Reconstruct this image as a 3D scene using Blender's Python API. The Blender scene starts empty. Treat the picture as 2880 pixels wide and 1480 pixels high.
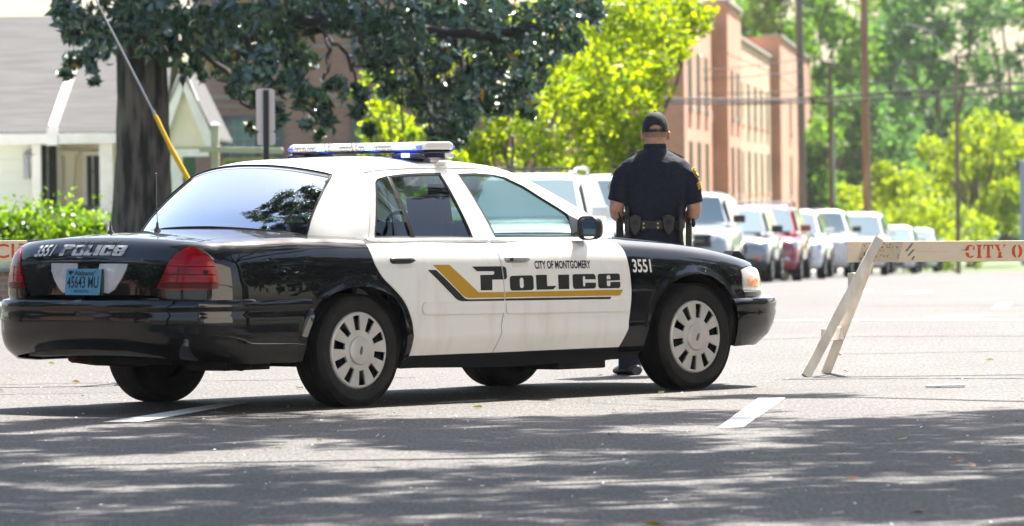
import bpy, bmesh, math, random
import numpy as np
from mathutils import Vector, Matrix, Euler
from mathutils.geometry import delaunay_2d_cdt

scene = bpy.context.scene
COL = scene.collection
R = math.radians
rng = np.random.default_rng(7)
random.seed(7)

# ------------------------------------------------------------------ camera
cam_d = bpy.data.cameras.new('camera'); cam = bpy.data.objects.new('camera', cam_d); COL.objects.link(cam)
cam_d.lens = 200; cam_d.sensor_width = 36; cam_d.sensor_fit = 'HORIZONTAL'
cam_d.clip_start = .1; cam_d.clip_end = 3000
CAMH = 1.2827
cam.matrix_world = Matrix.Translation((0, 0, CAMH)) @ Matrix.Rotation(R(90) - .0135, 4, 'X') @ Matrix.Rotation(-.0123, 4, 'Z')
cam_d.dof.use_dof = True; cam_d.dof.focus_distance = 35.0; cam_d.dof.aperture_fstop = 5.8
scene.camera = cam

# ------------------------------------------------------------------ world and sun
SUN_EL, SUN_AZ = R(57), R(27)          # azimuth measured from +Y (straight away from the camera) towards +X
W = bpy.data.worlds.new('World'); scene.world = W; W.use_nodes = True
nt = W.node_tree; nt.nodes.clear()
o_ = nt.nodes.new('ShaderNodeOutputWorld'); b_ = nt.nodes.new('ShaderNodeBackground'); s_ = nt.nodes.new('ShaderNodeTexSky')
s_.sky_type = 'NISHITA'; s_.sun_disc = False; s_.sun_elevation = SUN_EL; s_.sun_rotation = SUN_AZ
s_.air_density = 1.0; s_.dust_density = 2.5; s_.ozone_density = .5
b_.inputs[1].default_value = .075
nt.links.new(s_.outputs[0], b_.inputs[0]); nt.links.new(b_.outputs[0], o_.inputs[0])
sun_d = bpy.data.lights.new('sun', 'SUN'); sun = bpy.data.objects.new('sun', sun_d); COL.objects.link(sun)
sun_d.energy = 5.0; sun_d.angle = R(.53); sun_d.color = (1, .955, .88)
sv = Vector((math.cos(SUN_EL) * math.sin(SUN_AZ), math.cos(SUN_EL) * math.cos(SUN_AZ), math.sin(SUN_EL)))
sun.rotation_euler = sv.to_track_quat('Z', 'Y').to_euler(); sun.location = (0, 0, 60)

scene.view_settings.view_transform = 'Standard'; scene.view_settings.look = 'None'
scene.view_settings.exposure = 2.05; scene.view_settings.gamma = 1
scene.cycles.use_denoising = True
scene.cycles.max_bounces = 10; scene.cycles.transparent_max_bounces = 16
scene.cycles.sample_clamp_indirect = 6
scene.cycles.caustics_reflective = False; scene.cycles.caustics_refractive = False

# ------------------------------------------------------------------ materials
MATS = {}
def mat(name, col, rough=.6, metal=0, spec=.5, coat=0, var=0, vscale=8, bump=0, bscale=60, emit=None, estr=0, stretch=None, var_col=None, detail=4, coat_rough=.03, vlo=.35, vhi=.65):
    if name in MATS: return MATS[name]
    m = bpy.data.materials.new(name); m.use_nodes = True; MATS[name] = m
    N, L = m.node_tree.nodes, m.node_tree.links
    p = N['Principled BSDF']
    p.inputs['Base Color'].default_value = (*col, 1); p.inputs['Roughness'].default_value = rough
    p.inputs['Metallic'].default_value = metal; p.inputs['Specular IOR Level'].default_value = spec
    p.inputs['Coat Weight'].default_value = coat; p.inputs['Coat Roughness'].default_value = coat_rough
    if emit: p.inputs['Emission Color'].default_value = (*emit, 1); p.inputs['Emission Strength'].default_value = estr
    if var or bump:
        tc = N.new('ShaderNodeTexCoord'); src = tc.outputs['Object']
        if stretch:
            mp = N.new('ShaderNodeMapping'); mp.inputs['Scale'].default_value = stretch
            L.new(src, mp.inputs[0]); src = mp.outputs[0]
    if var:
        n = N.new('ShaderNodeTexNoise'); n.inputs['Scale'].default_value = vscale; n.inputs['Detail'].default_value = detail
        L.new(src, n.inputs['Vector'])
        r = N.new('ShaderNodeValToRGB'); e = r.color_ramp.elements
        e[0].position = vlo; e[1].position = vhi
        vc = var_col or tuple(c * (1 - var) for c in col)
        e[0].color = (*vc, 1); e[1].color = (*(min(1, c * (1 + (0 if var_col else var))) for c in col), 1)
        L.new(n.outputs['Fac'], r.inputs[0]); L.new(r.outputs[0], p.inputs['Base Color'])
    if bump:
        n2 = N.new('ShaderNodeTexNoise'); n2.inputs['Scale'].default_value = bscale; n2.inputs['Detail'].default_value = 3
        L.new(src, n2.inputs['Vector'])
        bp_ = N.new('ShaderNodeBump'); bp_.inputs['Strength'].default_value = bump; bp_.inputs['Distance'].default_value = .01
        L.new(n2.outputs['Fac'], bp_.inputs['Height']); L.new(bp_.outputs[0], p.inputs['Normal'])
    return m
def glass(name, tint, refl=1.0, ior=1.5, rough=0.0):
    if name in MATS: return MATS[name]
    m = bpy.data.materials.new(name); m.use_nodes = True; MATS[name] = m
    N, L = m.node_tree.nodes, m.node_tree.links; N.clear()
    o = N.new('ShaderNodeOutputMaterial'); mx = N.new('ShaderNodeMixShader'); t = N.new('ShaderNodeBsdfTransparent'); g = N.new('ShaderNodeBsdfGlossy')
    f = N.new('ShaderNodeFresnel'); f.inputs[0].default_value = ior
    mt = N.new('ShaderNodeMath'); mt.operation = 'MULTIPLY'; mt.inputs[1].default_value = refl; mt.use_clamp = True
    t.inputs[0].default_value = (*tint, 1); g.inputs[0].default_value = (.95, .97, 1, 1); g.inputs['Roughness'].default_value = rough
    L.new(f.outputs[0], mt.inputs[0]); L.new(mt.outputs[0], mx.inputs[0]); L.new(t.outputs[0], mx.inputs[1]); L.new(g.outputs[0], mx.inputs[2]); L.new(mx.outputs[0], o.inputs[0])
    return m
def leaf(name, c1, c2, trans, gloss=.35, rough=.35, c3=None, tcol=None):
    # leaves: each leaf takes its own tint, light passes through it
    if name in MATS: return MATS[name]
    m = bpy.data.materials.new(name); m.use_nodes = True; MATS[name] = m
    N, L = m.node_tree.nodes, m.node_tree.links; N.clear()
    o = N.new('ShaderNodeOutputMaterial'); gi = N.new('ShaderNodeNewGeometry')
    r = N.new('ShaderNodeValToRGB'); e = r.color_ramp.elements
    e[0].position = 0; e[0].color = (*c1, 1); e[1].position = .985 if c3 else 1; e[1].color = (*c2, 1)
    if c3:
        x = r.color_ramp.elements.new(.992); x.color = (*c3, 1)
    L.new(gi.outputs['Random Per Island'], r.inputs[0])
    p = N.new('ShaderNodeBsdfPrincipled'); p.inputs['Roughness'].default_value = rough; p.inputs['Specular IOR Level'].default_value = gloss
    t = N.new('ShaderNodeBsdfTranslucent'); mx = N.new('ShaderNodeMixShader'); mx.inputs[0].default_value = trans
    mul = N.new('ShaderNodeMixRGB'); mul.blend_type = 'MULTIPLY'; mul.inputs[0].default_value = 1; mul.inputs[2].default_value = (*(tcol or (2.2, 2.0, .6)), 1)
    L.new(r.outputs[0], p.inputs['Base Color']); L.new(r.outputs[0], mul.inputs[1]); L.new(mul.outputs[0], t.inputs[0])
    L.new(p.outputs[0], mx.inputs[1]); L.new(t.outputs[0], mx.inputs[2]); L.new(mx.outputs[0], o.inputs[0])
    return m

# ------------------------------------------------------------------ objects
def tag(o, label=None, cat=None, group=None, kind=None):
    if label: o['label'] = label
    if cat: o['category'] = cat
    if group: o['group'] = group
    if kind: o['kind'] = kind
    return o
def empty(name, loc=(0, 0, 0), rz=0, label=None, cat=None, group=None):
    o = bpy.data.objects.new(name, None); COL.objects.link(o); o.location = loc; o.rotation_euler = (0, 0, rz); o.empty_display_size = .2
    return tag(o, label, cat, group)
def link(name, me, m=None, parent=None, smooth=None):
    o = bpy.data.objects.new(name, me); COL.objects.link(o)
    if m is not None:
        for mm in (m if isinstance(m, (list, tuple)) else [m]): me.materials.append(mm)
    if parent: o.parent = parent
    if smooth is not None:
        me.polygons.foreach_set('use_smooth', [True] * len(me.polygons))
        if smooth < 180: me.set_sharp_from_angle(angle=R(smooth))
    return o
def copy_tree(o, parent=None):
    c = o.copy(); COL.objects.link(c)
    if parent: c.parent = parent
    for ch in o.children: copy_tree(ch, c)
    return c
def mirror_part(o, parent=None):
    # the same part on the other side of its thing (y -> -y), with any children
    me = o.data.copy()
    n = len(me.vertices); a = np.empty(n * 3, np.float32); me.vertices.foreach_get('co', a); a = a.reshape(-1, 3); a[:, 1] *= -1
    me.vertices.foreach_set('co', a.ravel()); me.flip_normals(); me.update()
    c = bpy.data.objects.new(o.name.split('.')[0], me); COL.objects.link(c); c.parent = parent or o.parent
    for md in o.modifiers:
        k = c.modifiers.new(md.name, md.type)
        for at in ('thickness', 'offset', 'width', 'segments', 'levels', 'render_levels', 'split_angle'):
            if hasattr(md, at): setattr(k, at, getattr(md, at))
    for ch in o.children: mirror_part(ch, c)
    return c
class MB:
    def __init__(s): s.v = []; s.f = []; s.mi = []; s.cur = 0
    def add(s, vs, fs):
        b = len(s.v); s.v += [tuple(v) for v in vs]; s.f += [tuple(i + b for i in f) for f in fs]; s.mi += [s.cur] * len(fs); return s
    def box(s, c, d, rot=None, taper=1.0):
        hx, hy, hz = d[0] / 2, d[1] / 2, d[2] / 2
        P = [Vector((x * hx * (taper if z > 0 else 1), y * hy * (taper if z > 0 else 1), z * hz)) for z in (-1, 1) for y in (-1, 1) for x in (-1, 1)]
        if rot is not None:
            M = rot if isinstance(rot, Matrix) else Euler(rot).to_matrix()
            P = [M @ p for p in P]
        P = [p + Vector(c) for p in P]
        return s.add(P, [(0, 2, 3, 1), (4, 5, 7, 6), (0, 1, 5, 4), (2, 6, 7, 3), (0, 4, 6, 2), (1, 3, 7, 5)])
    def beam(s, a, b, w, h, up=(0, 0, 1)):
        a, b = Vector(a), Vector(b); d = (b - a); L = d.length; d.normalize(); sd = d.cross(Vector(up)).normalized(); u = sd.cross(d)
        P = []
        for e in (a, b):
            for i, j in ((-1, -1), (1, -1), (1, 1), (-1, 1)): P.append(e + sd * (i * w / 2) + u * (j * h / 2))
        return s.add(P, [(3, 2, 1, 0), (4, 5, 6, 7), (0, 1, 5, 4), (1, 2, 6, 5), (2, 3, 7, 6), (3, 0, 4, 7)])
    def tube(s, pts, r, n=8, cap=True):
        pts = [Vector(p) for p in pts]; rs = r if isinstance(r, (list, tuple, np.ndarray)) else [r] * len(pts)
        V = []; F = []; ref = None
        for i, p in enumerate(pts):
            t = (pts[min(i + 1, len(pts) - 1)] - pts[max(i - 1, 0)]).normalized()
            if ref is None:
                ref = Vector((0, 0, 1)) if abs(t.z) < .9 else Vector((1, 0, 0))
            a = t.cross(ref).normalized(); b = a.cross(t).normalized(); ref = b
            for k in range(n):
                w = 2 * math.pi * k / n; V.append(p + (a * math.cos(w) + b * math.sin(w)) * rs[i])
        for i in range(len(pts) - 1):
            for k in range(n):
                k2 = (k + 1) % n; F.append((i * n + k, i * n + k2, (i + 1) * n + k2, (i + 1) * n + k))
        if cap: F += [tuple(range(n))[::-1], tuple((len(pts) - 1) * n + k for k in range(n))]
        return s.add(V, F)
    def rings(s, rings, cap=True, closed=True):
        n = len(rings[0]); V = [p for r in rings for p in r]; F = []
        for i in range(len(rings) - 1):
            for k in range(n if closed else n - 1):
                k2 = (k + 1) % n; F.append((i * n + k, i * n + k2, (i + 1) * n + k2, (i + 1) * n + k))
        if cap: F += [tuple(range(n))[::-1], tuple((len(rings) - 1) * n + k for k in range(n))]
        return s.add(V, F)
    def lathe(s, prof, n=24, origin=(0, 0, 0), axis='Z', cap=False):
        V = []; F = []
        for r, h in prof:
            for k in range(n):
                w = 2 * math.pi * k / n; c, d = r * math.cos(w), r * math.sin(w)
                p = {'Z': (c, d, h), 'Y': (c, h, d), 'X': (h, c, d)}[axis]
                V.append((p[0] + origin[0], p[1] + origin[1], p[2] + origin[2]))
        for i in range(len(prof) - 1):
            for k in range(n):
                k2 = (k + 1) % n; q = (i * n + k, i * n + k2, (i + 1) * n + k2, (i + 1) * n + k)
                F.append(q if axis != 'Y' else q[::-1])
        if cap: F += [tuple(range(n))[::-1], tuple((len(prof) - 1) * n + k for k in range(n))]
        return s.add(V, F)
    def ball(s, c, r, nu=16, nv=10):
        rr = r if isinstance(r, (tuple, list)) else (r, r, r)
        return s.rings([[(c[0] + rr[0] * math.sin(math.pi * (j + .02) / (nv + .04)) * math.cos(2 * math.pi * i / nu), c[1] + rr[1] * math.sin(math.pi * (j + .02) / (nv + .04)) * math.sin(2 * math.pi * i / nu), c[2] - rr[2] * math.cos(math.pi * (j + .02) / (nv + .04))) for i in range(nu)] for j in range(nv + 1)])
    def prism(s, poly, a, b, plane='XZ'):
        def P(p, d): return {'XZ': (p[0], d, p[1]), 'XY': (p[0], p[1], d), 'YZ': (d, p[0], p[1])}[plane]
        n = len(poly)
        return s.add([P(p, a) for p in poly] + [P(p, b) for p in poly], [tuple(range(n)), tuple(range(2 * n - 1, n - 1, -1))] + [((i + 1) % n, i, n + i, n + (i + 1) % n) for i in range(n)])
    def build(s, name, m=None, parent=None, smooth=None, bevel=0, seg=2, fix=True, weld=False):
        me = bpy.data.meshes.new(name); me.from_pydata(s.v, [], s.f)
        if len(set(s.mi)) > 1: me.polygons.foreach_set('material_index', s.mi)
        if weld or fix:
            bm = bmesh.new(); bm.from_mesh(me)
            if weld: bmesh.ops.remove_doubles(bm, verts=bm.verts, dist=weld if weld is not True else 1e-5)
            if fix: bmesh.ops.recalc_face_normals(bm, faces=bm.faces)
            bm.to_mesh(me); bm.free()
        o = link(name, me, m, parent, smooth)
        if bevel:
            b = o.modifiers.new('bevel', 'BEVEL'); b.width = bevel; b.segments = seg; b.limit_method = 'ANGLE'; b.angle_limit = R(40)
        return o
def inside(pts, poly):
    x, y = pts[:, 0], pts[:, 1]; r = np.zeros(len(pts), bool); n = len(poly)
    for i in range(n):
        x1, y1 = poly[i]; x2, y2 = poly[(i + 1) % n]
        c = ((y1 > y) != (y2 > y)) & (x < (x2 - x1) * (y - y1) / (y2 - y1 + 1e-12) + x1); r ^= c
    return r
def dist_poly(pts, poly):
    d = np.full(len(pts), 1e9)
    for i in range(len(poly)):
        a = poly[i]; b = poly[(i + 1) % len(poly)]; ab = b - a; L = (ab ** 2).sum() + 1e-12
        t = np.clip(((pts - a) @ ab) / L, 0, 1); q = a + t[:, None] * ab; d = np.minimum(d, np.hypot(*(pts - q).T))
    return d
def fill(poly, step, holes=()):
    # triangles inside a 2D outline, with a grid of inner points so that the sheet can bend
    P = []
    def res(pl):
        out = []; n = len(pl)
        for i in range(n):
            a = np.array(pl[i], float); b = np.array(pl[(i + 1) % n], float); k = max(1, int(math.ceil(np.hypot(*(b - a)) / step - 1e-6)))
            for j in range(k): out.append(a + (b - a) * j / k)
        return np.array(out)
    P = res(poly); H = [res(h) for h in holes]
    lo, hi = P.min(0), P.max(0)
    gx = np.arange(lo[0] + step / 2, hi[0], step); gy = np.arange(lo[1] + step / 2, hi[1], step)
    g = np.array([(x + (step / 2 if j % 2 else 0), y) for j, y in enumerate(gy) for x in gx])
    if len(g):
        k = inside(g, P) & (dist_poly(g, P) > step * .45)
        for h in H: k &= ~inside(g, h) & (dist_poly(g, h) > step * .45)
        g = g[k]
    allp = [Vector(p) for p in P]; faces = [list(range(len(P)))]
    for h in H:
        faces.append(list(range(len(allp), len(allp) + len(h)))); allp += [Vector(p) for p in h]
    allp += [Vector(p) for p in g]
    if H:
        ed = [(f[i], f[(i + 1) % len(f)]) for f in faces for i in range(len(f))]
        v, e, f, *_ = delaunay_2d_cdt(allp, ed, [], 2, 1e-6)
    else:
        v, e, f, *_ = delaunay_2d_cdt(allp, [], faces, 1, 1e-6)
    if holes:
        cc = np.array([[sum(v[i][0] for i in t) / len(t), sum(v[i][1] for i in t) / len(t)] for t in f]); kill = np.zeros(len(f), bool)
        for h in H: kill |= inside(cc, h)
        f = [t for t, k in zip(f, kill) if not k]
    return [tuple(p) for p in v], f
def sheet(name, poly, fn, m, parent, step=.035, thick=.008, weld_with=None, smooth=180, holes=(), flip=False):
    v, f = fill(poly, step, holes)
    mb = MB(); mb.add([fn(*p) for p in v], [t[::-1] if flip else t for t in f])
    if weld_with:
        for vv, ff in weld_with: mb.add(vv, ff)
    o = mb.build(name, m, parent, smooth, fix=False, weld=bool(weld_with))
    if thick:
        k = o.modifiers.new('solid', 'SOLIDIFY'); k.thickness = thick; k.offset = -1
        k = o.modifiers.new('edge', 'EDGE_SPLIT'); k.split_angle = R(50)
    return o
def catl(pts, n=6): return [tuple(p) for p in catmull(pts, n)]
def text_mesh(body, size, xs=1.0, off=0.0, shear=0.0, align='LEFT', space=1.0):
    # letters as flat polygons: list of 2D verts and faces, baseline at 0
    c = bpy.data.curves.new('t', 'FONT'); c.body = body; c.size = size; c.offset = off; c.shear = shear; c.align_x = align; c.space_character = space; c.resolution_u = 4
    o = bpy.data.objects.new('t', c); COL.objects.link(o)
    dg = bpy.context.evaluated_depsgraph_get(); me = o.evaluated_get(dg).to_mesh()
    v = [(p.co.x * xs, p.co.y) for p in me.vertices]; f = [tuple(p.vertices) for p in me.polygons]
    o.evaluated_get(dg).to_mesh_clear(); bpy.data.objects.remove(o); bpy.data.curves.remove(c)
    return v, f
def fit_text(body, x0, x1, y0, y1, off=0.0, shear=0.0, space=1.0):
    v, f = text_mesh(body, 1.0, 1.0, off, shear, space=space); a = np.array(v); lo, hi = a.min(0), a.max(0)
    a = (a - lo) / (hi - lo); a = np.stack([x0 + a[:, 0] * (x1 - x0), y0 + a[:, 1] * (y1 - y0)], 1)
    return [tuple(p) for p in a], f
def decal(name, items, fn, m, parent):
    mb = MB()
    for v, f in items: mb.add([fn(*p) for p in v], f)
    return mb.build(name, m, parent, fix=False)
HORIZ = 524.0
def at(px, py, D):
    # where a point of the photograph (2880 px wide) stands when it is D metres away
    return Vector(((px - 1440) * D / 16000, D, CAMH + (HORIZ - .0123 * (px - 1440) - py) * D / 16000))
def gz(y):
    # height of the ground: level where the car stands, then falling gently away
    if y < 45: return 0.0
    if y < 75: return -.0137 * (y - 45) ** 2 / 60
    return -.0137 * (y - 60)
def catmull(pts, n=12):
    pts=[np.array(p,float) for p in pts]; out=[]
    for i in range(len(pts)-1):
        p0=pts[max(i-1,0)];p1=pts[i];p2=pts[i+1];p3=pts[min(i+2,len(pts)-1)]
        for k in range(n):
            t=k/n
            out.append(.5*((2*p1)+(-p0+p2)*t+(2*p0-5*p1+4*p2-p3)*t*t+(-p0+3*p1-3*p2+p3)*t**3))
    out.append(pts[-1]); return np.array(out)
class Outline:
    # half plan outline of the car, from the middle of the tail round the right side to the middle of the nose
    def __init__(self, pts):
        e=[(pts[1][0],-pts[1][1])]+list(pts) if abs(pts[0][1])<1e-6 else list(pts)
        if abs(pts[-1][1])<1e-6: e=e+[(pts[-2][0],-pts[-2][1])]
        c=catmull([(x,-y) for x,y in e],14)
        c=c[14 if abs(pts[0][1])<1e-6 else 0:len(c)-(14 if abs(pts[-1][1])<1e-6 else 0)]
        d=np.r_[0,np.cumsum(np.hypot(*np.diff(c,axis=0).T))]
        self.s=d; self.c=c; self.L=d[-1]
        t=np.gradient(c,d,axis=0); t/=np.hypot(t[:,0],t[:,1])[:,None]
        self.n=np.stack([t[:,1],-t[:,0]],1)      # outward normal
    def P(self,s): return np.array([np.interp(s,self.s,self.c[:,0]),np.interp(s,self.s,self.c[:,1])])
    def N(self,s):
        n=np.array([np.interp(s,self.s,self.n[:,0]),np.interp(s,self.s,self.n[:,1])]); return n/np.hypot(*n)
    def sX(self,x): return float(np.interp(x,self.c[:,0],self.s))
BODY=Outline([(-1.285,0),(-1.282,.3),(-1.268,.55),(-1.235,.72),(-1.165,.85),(-1.05,.918),(-.85,.948),(-.4,.966),(.2,.972),(1.2,.972),(2.2,.970),(2.9,.956),(3.25,.93),(3.45,.89),(3.62,.81),(3.74,.68),(3.81,.45),(3.84,0)])
Q_=[.19,.25,.286,.345,.40,.43,.50,.65,.74,.80,.85,.89,.92,.945,.96,.968]
D_=[.105,.075,.040,.018,.001,.005,.004,.002,.006,.013,.022,.036,.052,.075,.100,.125]
QE=.968; DE=.125
T_=list(np.cumsum([0]+[math.hypot(Q_[i+1]-Q_[i],D_[i+1]-D_[i]) for i in range(len(Q_)-1)]))
def tq(q): return float(np.interp(q,Q_,T_)) if q<=QE else T_[-1]+q-QE      # length along the profile, so that the mesh stays even over the shoulder
def qt(t): return float(np.interp(t,T_,Q_)) if t<=T_[-1] else QE+t-T_[-1]
def TQ(poly): return [(s,tq(q)) for s,q in poly]
def zcen(x): return float(np.interp(x,[-1.30,-1.25,-1.1,-.9,-.69,-.45,-.2,.3,2.0,2.2,2.5,2.8,3.1,3.4,3.6,3.75,3.82],[.98,1.004,1.02,1.034,1.044,1.056,1.066,1.07,1.045,1.020,.985,.958,.930,.892,.855,.815,.78]))
def zedg(x): return float(np.interp(x,[-1.30,-1.2,-.9,-.4,-.2,.1,1.0,2.0,2.2,2.5,2.8,3.1,3.3,3.5,3.62,3.8],[.952,.965,.985,1.0,.995,.985,.968,.957,.952,.932,.908,.872,.835,.785,.745,.70]))
def zdeck(x,y): return zcen(x)-(zcen(x)-zedg(x))*min(1.3,(abs(y)/.84))**2.2
def arch_bump(x,z):
    b=0.
    for cx,cz,rx,rz in((-.04,.335,.42,.372),(2.865,.335,.40,.39)):
        if z>.2:
            r=math.hypot((x-cx)/rx,(z-cz)/rz)
            if r<1.6: b+=.013*math.exp(-((max(r,1)-1.0)*.40/.035)**2)
    return b
def S(s,q,off=0.):
    # body surface: q runs up the side, over the shoulder (.968) and on across the deck
    p=BODY.P(s);n=BODY.N(s)
    e=p-n*DE; ze=zdeck(e[0],e[1])
    if q<=QE:
        d=float(np.interp(q,Q_,D_))
        z=q if q<.6 else .6+(q-.6)*(ze-.6)/(QE-.6)
        b=arch_bump(p[0],z) if abs(p[1])>.8 else 0.
        h=p-n*(d-b-off)
        return (h[0],h[1],z)
    h=e-n*(q-QE)
    return (h[0],h[1],zdeck(h[0],h[1])+off)
def qz(s,z):
    p=BODY.P(s);n=BODY.N(s);e=p-n*DE;ze=zdeck(e[0],e[1])
    return z if z<.6 else .6+(z-.6)*(QE-.6)/(ze-.6)
# greenhouse
GZ=[.94,.96,1.05,1.15,1.25,1.345,1.40,1.43]; GY=[.876,.868,.835,.787,.735,.678,.632,.600]
GTX=[-.30,-.24,-.17,-.06,.08,.22,.40,1.3,1.6,1.9,2.25,2.35]; GTY=[.11,.10,.085,.07,.055,.03,0,0,.025,.04,.045,.045]
def G(x,z,off=0.):
    return (x,-(float(np.interp(z,GZ,GY))-float(np.interp(x,GTX,GTY))+off),z)

# ------------------------------------------------------------------ police car
black_paint = mat('black_paint', (.0025, .0027, .0032), rough=.4, coat=1, coat_rough=.015, spec=.08)
white_paint = mat('white_paint', (.80, .785, .75), rough=.35, coat=.8, coat_rough=.04, var=.04, vscale=3, spec=.4)
door_paint = mat('door_paint', (.83, .81, .765), rough=.35, coat=.8, coat_rough=.04, spec=.4, var=.06, vscale=5, stretch=(2, 2, .35), var_col=(.765, .735, .68), vlo=.3, vhi=.5)
rubber = mat('black_rubber', (.012, .012, .012), rough=.55, spec=.3)
tyre_m = mat('tyre_rubber', (.017, .016, .015), rough=.75, spec=.25, var=.35, vscale=14, bump=.15, bscale=90)
trim_m = mat('black_trim', (.013, .013, .014), rough=.38)
cap_m = mat('silver_hubcap', (.52, .50, .465), rough=.38, metal=.25, spec=.5, var=.10, vscale=7)
chrome = mat('chrome', (.75, .75, .76), rough=.12, metal=1)
dark_int = mat('dark_interior', (.013, .013, .015), rough=.8)
grey_int = mat('grey_interior', (.16, .165, .17), rough=.8)
under_m = mat('underbody', (.012, .011, .010), rough=.9, var=.5, vscale=9)
rust_m = mat('rusty_pipe', (.11, .055, .03), rough=.8, var=.4, vscale=12)
car_glass = glass('car_glass', (.60, .76, .72), refl=1.5)
back_glass = glass('back_glass', (.74, .83, .84), refl=.9)
red_lens = mat('red_lens', (.30, .002, .005), rough=.25, coat=.35, var=.45, vscale=6, stretch=(1, 1, 7), spec=.15)
red_lens_dark = mat('red_lens_dark', (.09, .001, .003), rough=.3, coat=.2, spec=.1)
clear_lens = mat('clear_lens', (.62, .60, .57), rough=.12, coat=1, var=.12, vscale=30, stretch=(1, 7, .6))
amber_lens = mat('amber_lens', (.75, .30, .12), rough=.2, coat=1, var=.3, vscale=25)
gold_vinyl = mat('gold_vinyl', (.48, .27, .018), rough=.4)
black_vinyl = mat('black_vinyl', (.011, .012, .010), rough=.4)
white_vinyl = mat('white_vinyl', (.75, .74, .70), rough=.4)
silver_vinyl = mat('silver_vinyl', (.66, .64, .58), rough=.3, var=.5, vscale=5, stretch=(1, 2, 6), var_col=(.12, .12, .12), vlo=.38, vhi=.5)
plate_blue = mat('plate_blue', (.10, .33, .48), rough=.35, var=.06, vscale=20)
lamp_house = mat('lightbar_dark', (.012, .014, .03), rough=.25, coat=.5)
lens_white = mat('lightbar_white_lens', (.78, .77, .74), rough=.15, coat=1)
led_off = mat('led_reflector', (.55, .54, .50), rough=.2, metal=.6)
led_on = mat('blue_led', (.1, .2, .9), emit=(.04, .12, 1.0), estr=5)
blue_lens = mat('blue_lens', (.02, .03, .25), rough=.1, coat=1, emit=(.05, .10, 1.0), estr=.5)

car = empty('police_car', (-1.5654, 34.0033, 0), math.pi / 2 - .7848,
            'black and white police sedan marked POLICE, parked across the road with blue roof lights lit', 'police car')

def sym(o, thick=.01):
    # join a right half with its mirror image into one sheet
    for md in list(o.modifiers): o.modifiers.remove(md)
    bm = bmesh.new(); bm.from_mesh(o.data)
    g = bmesh.ops.duplicate(bm, geom=bm.verts[:] + bm.edges[:] + bm.faces[:])
    nv = [x for x in g['geom'] if isinstance(x, bmesh.types.BMVert)]; nf = [x for x in g['geom'] if isinstance(x, bmesh.types.BMFace)]
    for x in nv: x.co.y *= -1
    bmesh.ops.reverse_faces(bm, faces=nf); bmesh.ops.remove_doubles(bm, verts=bm.verts, dist=3e-4); bm.to_mesh(o.data); bm.free()
    o.data.polygons.foreach_set('use_smooth', [True] * len(o.data.polygons))
    k = o.modifiers.new('s', 'SOLIDIFY'); k.thickness = thick; k.offset = -1
    k = o.modifiers.new('e', 'EDGE_SPLIT'); k.split_angle = R(50)
    return o
def bside(x, z, off=0.): s = BODY.sX(x); return S(s, qz(s, z), off)
def B(off=0.): return lambda x, z: bside(x, z, off)
def SQ(off=0.): return lambda s, t: S(s, qt(t), off)
def GG(off=0.): return lambda x, z: G(x, z, off)

rdoor_rear = catl([(.405, .287), (.414, .401), (.409, .482), (.368, .574), (.319, .635), (.247, .696), (.184, .746), (.148, .79), (.118, .845), (.104, .904), (.100, .953)])
seam = catl([(1.103, .286), (1.146, .396), (1.15, .45), (1.176, .566), (1.174, .694), (1.167, .801), (1.158, .865), (1.146, .910), (1.118, .953)])
fdoor_front = catl([(2.201, .288), (2.248, .393), (2.258, .45), (2.279, .578), (2.279, .671), (2.272, .77), (2.262, .85), (2.242, .905), (2.19, .953)])
arch_r = catl([(-.474, .272), (-.470, .345), (-.441, .457), (-.361, .585), (-.28, .651), (-.159, .693), (-.02, .706), (.103, .693), (.228, .649), (.309, .569), (.343, .484), (.352, .388), (.362, .315), (.366, .255)])
arch_f = catl([(2.425, .255), (2.428, .356), (2.447, .45), (2.514, .563), (2.612, .652), (2.739, .706), (2.88, .724), (3.021, .705), (3.14, .648), (3.215, .578)])
sh = lambda pts, d: [(x + d, z) for x, z in pts]

# dark unibody shell behind the panels, and the floor
shell = [(BODY.sX(x), qz(BODY.sX(x), z)) for x, z in [(-.95, .30)] + arch_r + [(.4, .21)] + [(2.42, .21)] + arch_f + [(3.3, .5), (3.4, .45)]] + [(BODY.sX(3.4), .95), (BODY.sX(2.2), .962), (BODY.sX(.1), .962), (BODY.sX(-.95), .95)]
body = sheet('body', TQ(shell), SQ(-.022), dark_int, car, step=.06, thick=0)
mirror_part(body)
mb = MB()
mb.box((1.25, 0, .27), (1.75, 1.62, .12)); mb.box((-.86, 0, .42), (.62, 1.2, .16)); mb.box((-.02, 0, .36), (1.1, 1.02, .2)); mb.box((2.9, 0, .33), (1.2, 1.0, .25)); mb.box((3.45, 0, .36), (.35, 1.5, .2))
mb.box((.0, .5, .62), (.96, .03, .6)); mb.box((.0, -.5, .62), (.96, .03, .6)); mb.box((2.88, .52, .53), (.9, .03, .42)); mb.box((2.88, -.52, .53), (.9, .03, .42))
mb.box((-.50, 0, .5), (.03, 1.85, .35)); mb.box((.385, 0, .45), (.03, 1.8, .3)); mb.box((2.40, 0, .45), (.03, 1.8, .35)); mb.box((3.26, 0, .5), (.03, 1.8, .3))
for sy in (-1, 1):
    for cx in (-.04, 2.87):
        pr = []
        for k in range(13):
            w = math.pi * k / 12; pr.append((cx + .405 * math.cos(w), .35 + .375 * math.sin(w)))
        mb.rings([[(x, sy * y, z) for x, z in pr] for y in (.5, .92)], cap=False, closed=False)
mb.build('floor_pan', under_m, car)
mb = MB()
mb.tube([(-1.05, .42, .31), (-.85, .44, .285), (-.55, .40, .27), (-.3, .42, .29)], .035); mb.tube([(0, -.75, .33), (0, .75, .33)], .045); mb.tube([(-.5, -.2, .30), (0, -.25, .29), (.6, -.25, .27)], .035)
mb.build('exhaust_pipe', [rust_m], car, smooth=40)
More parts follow.
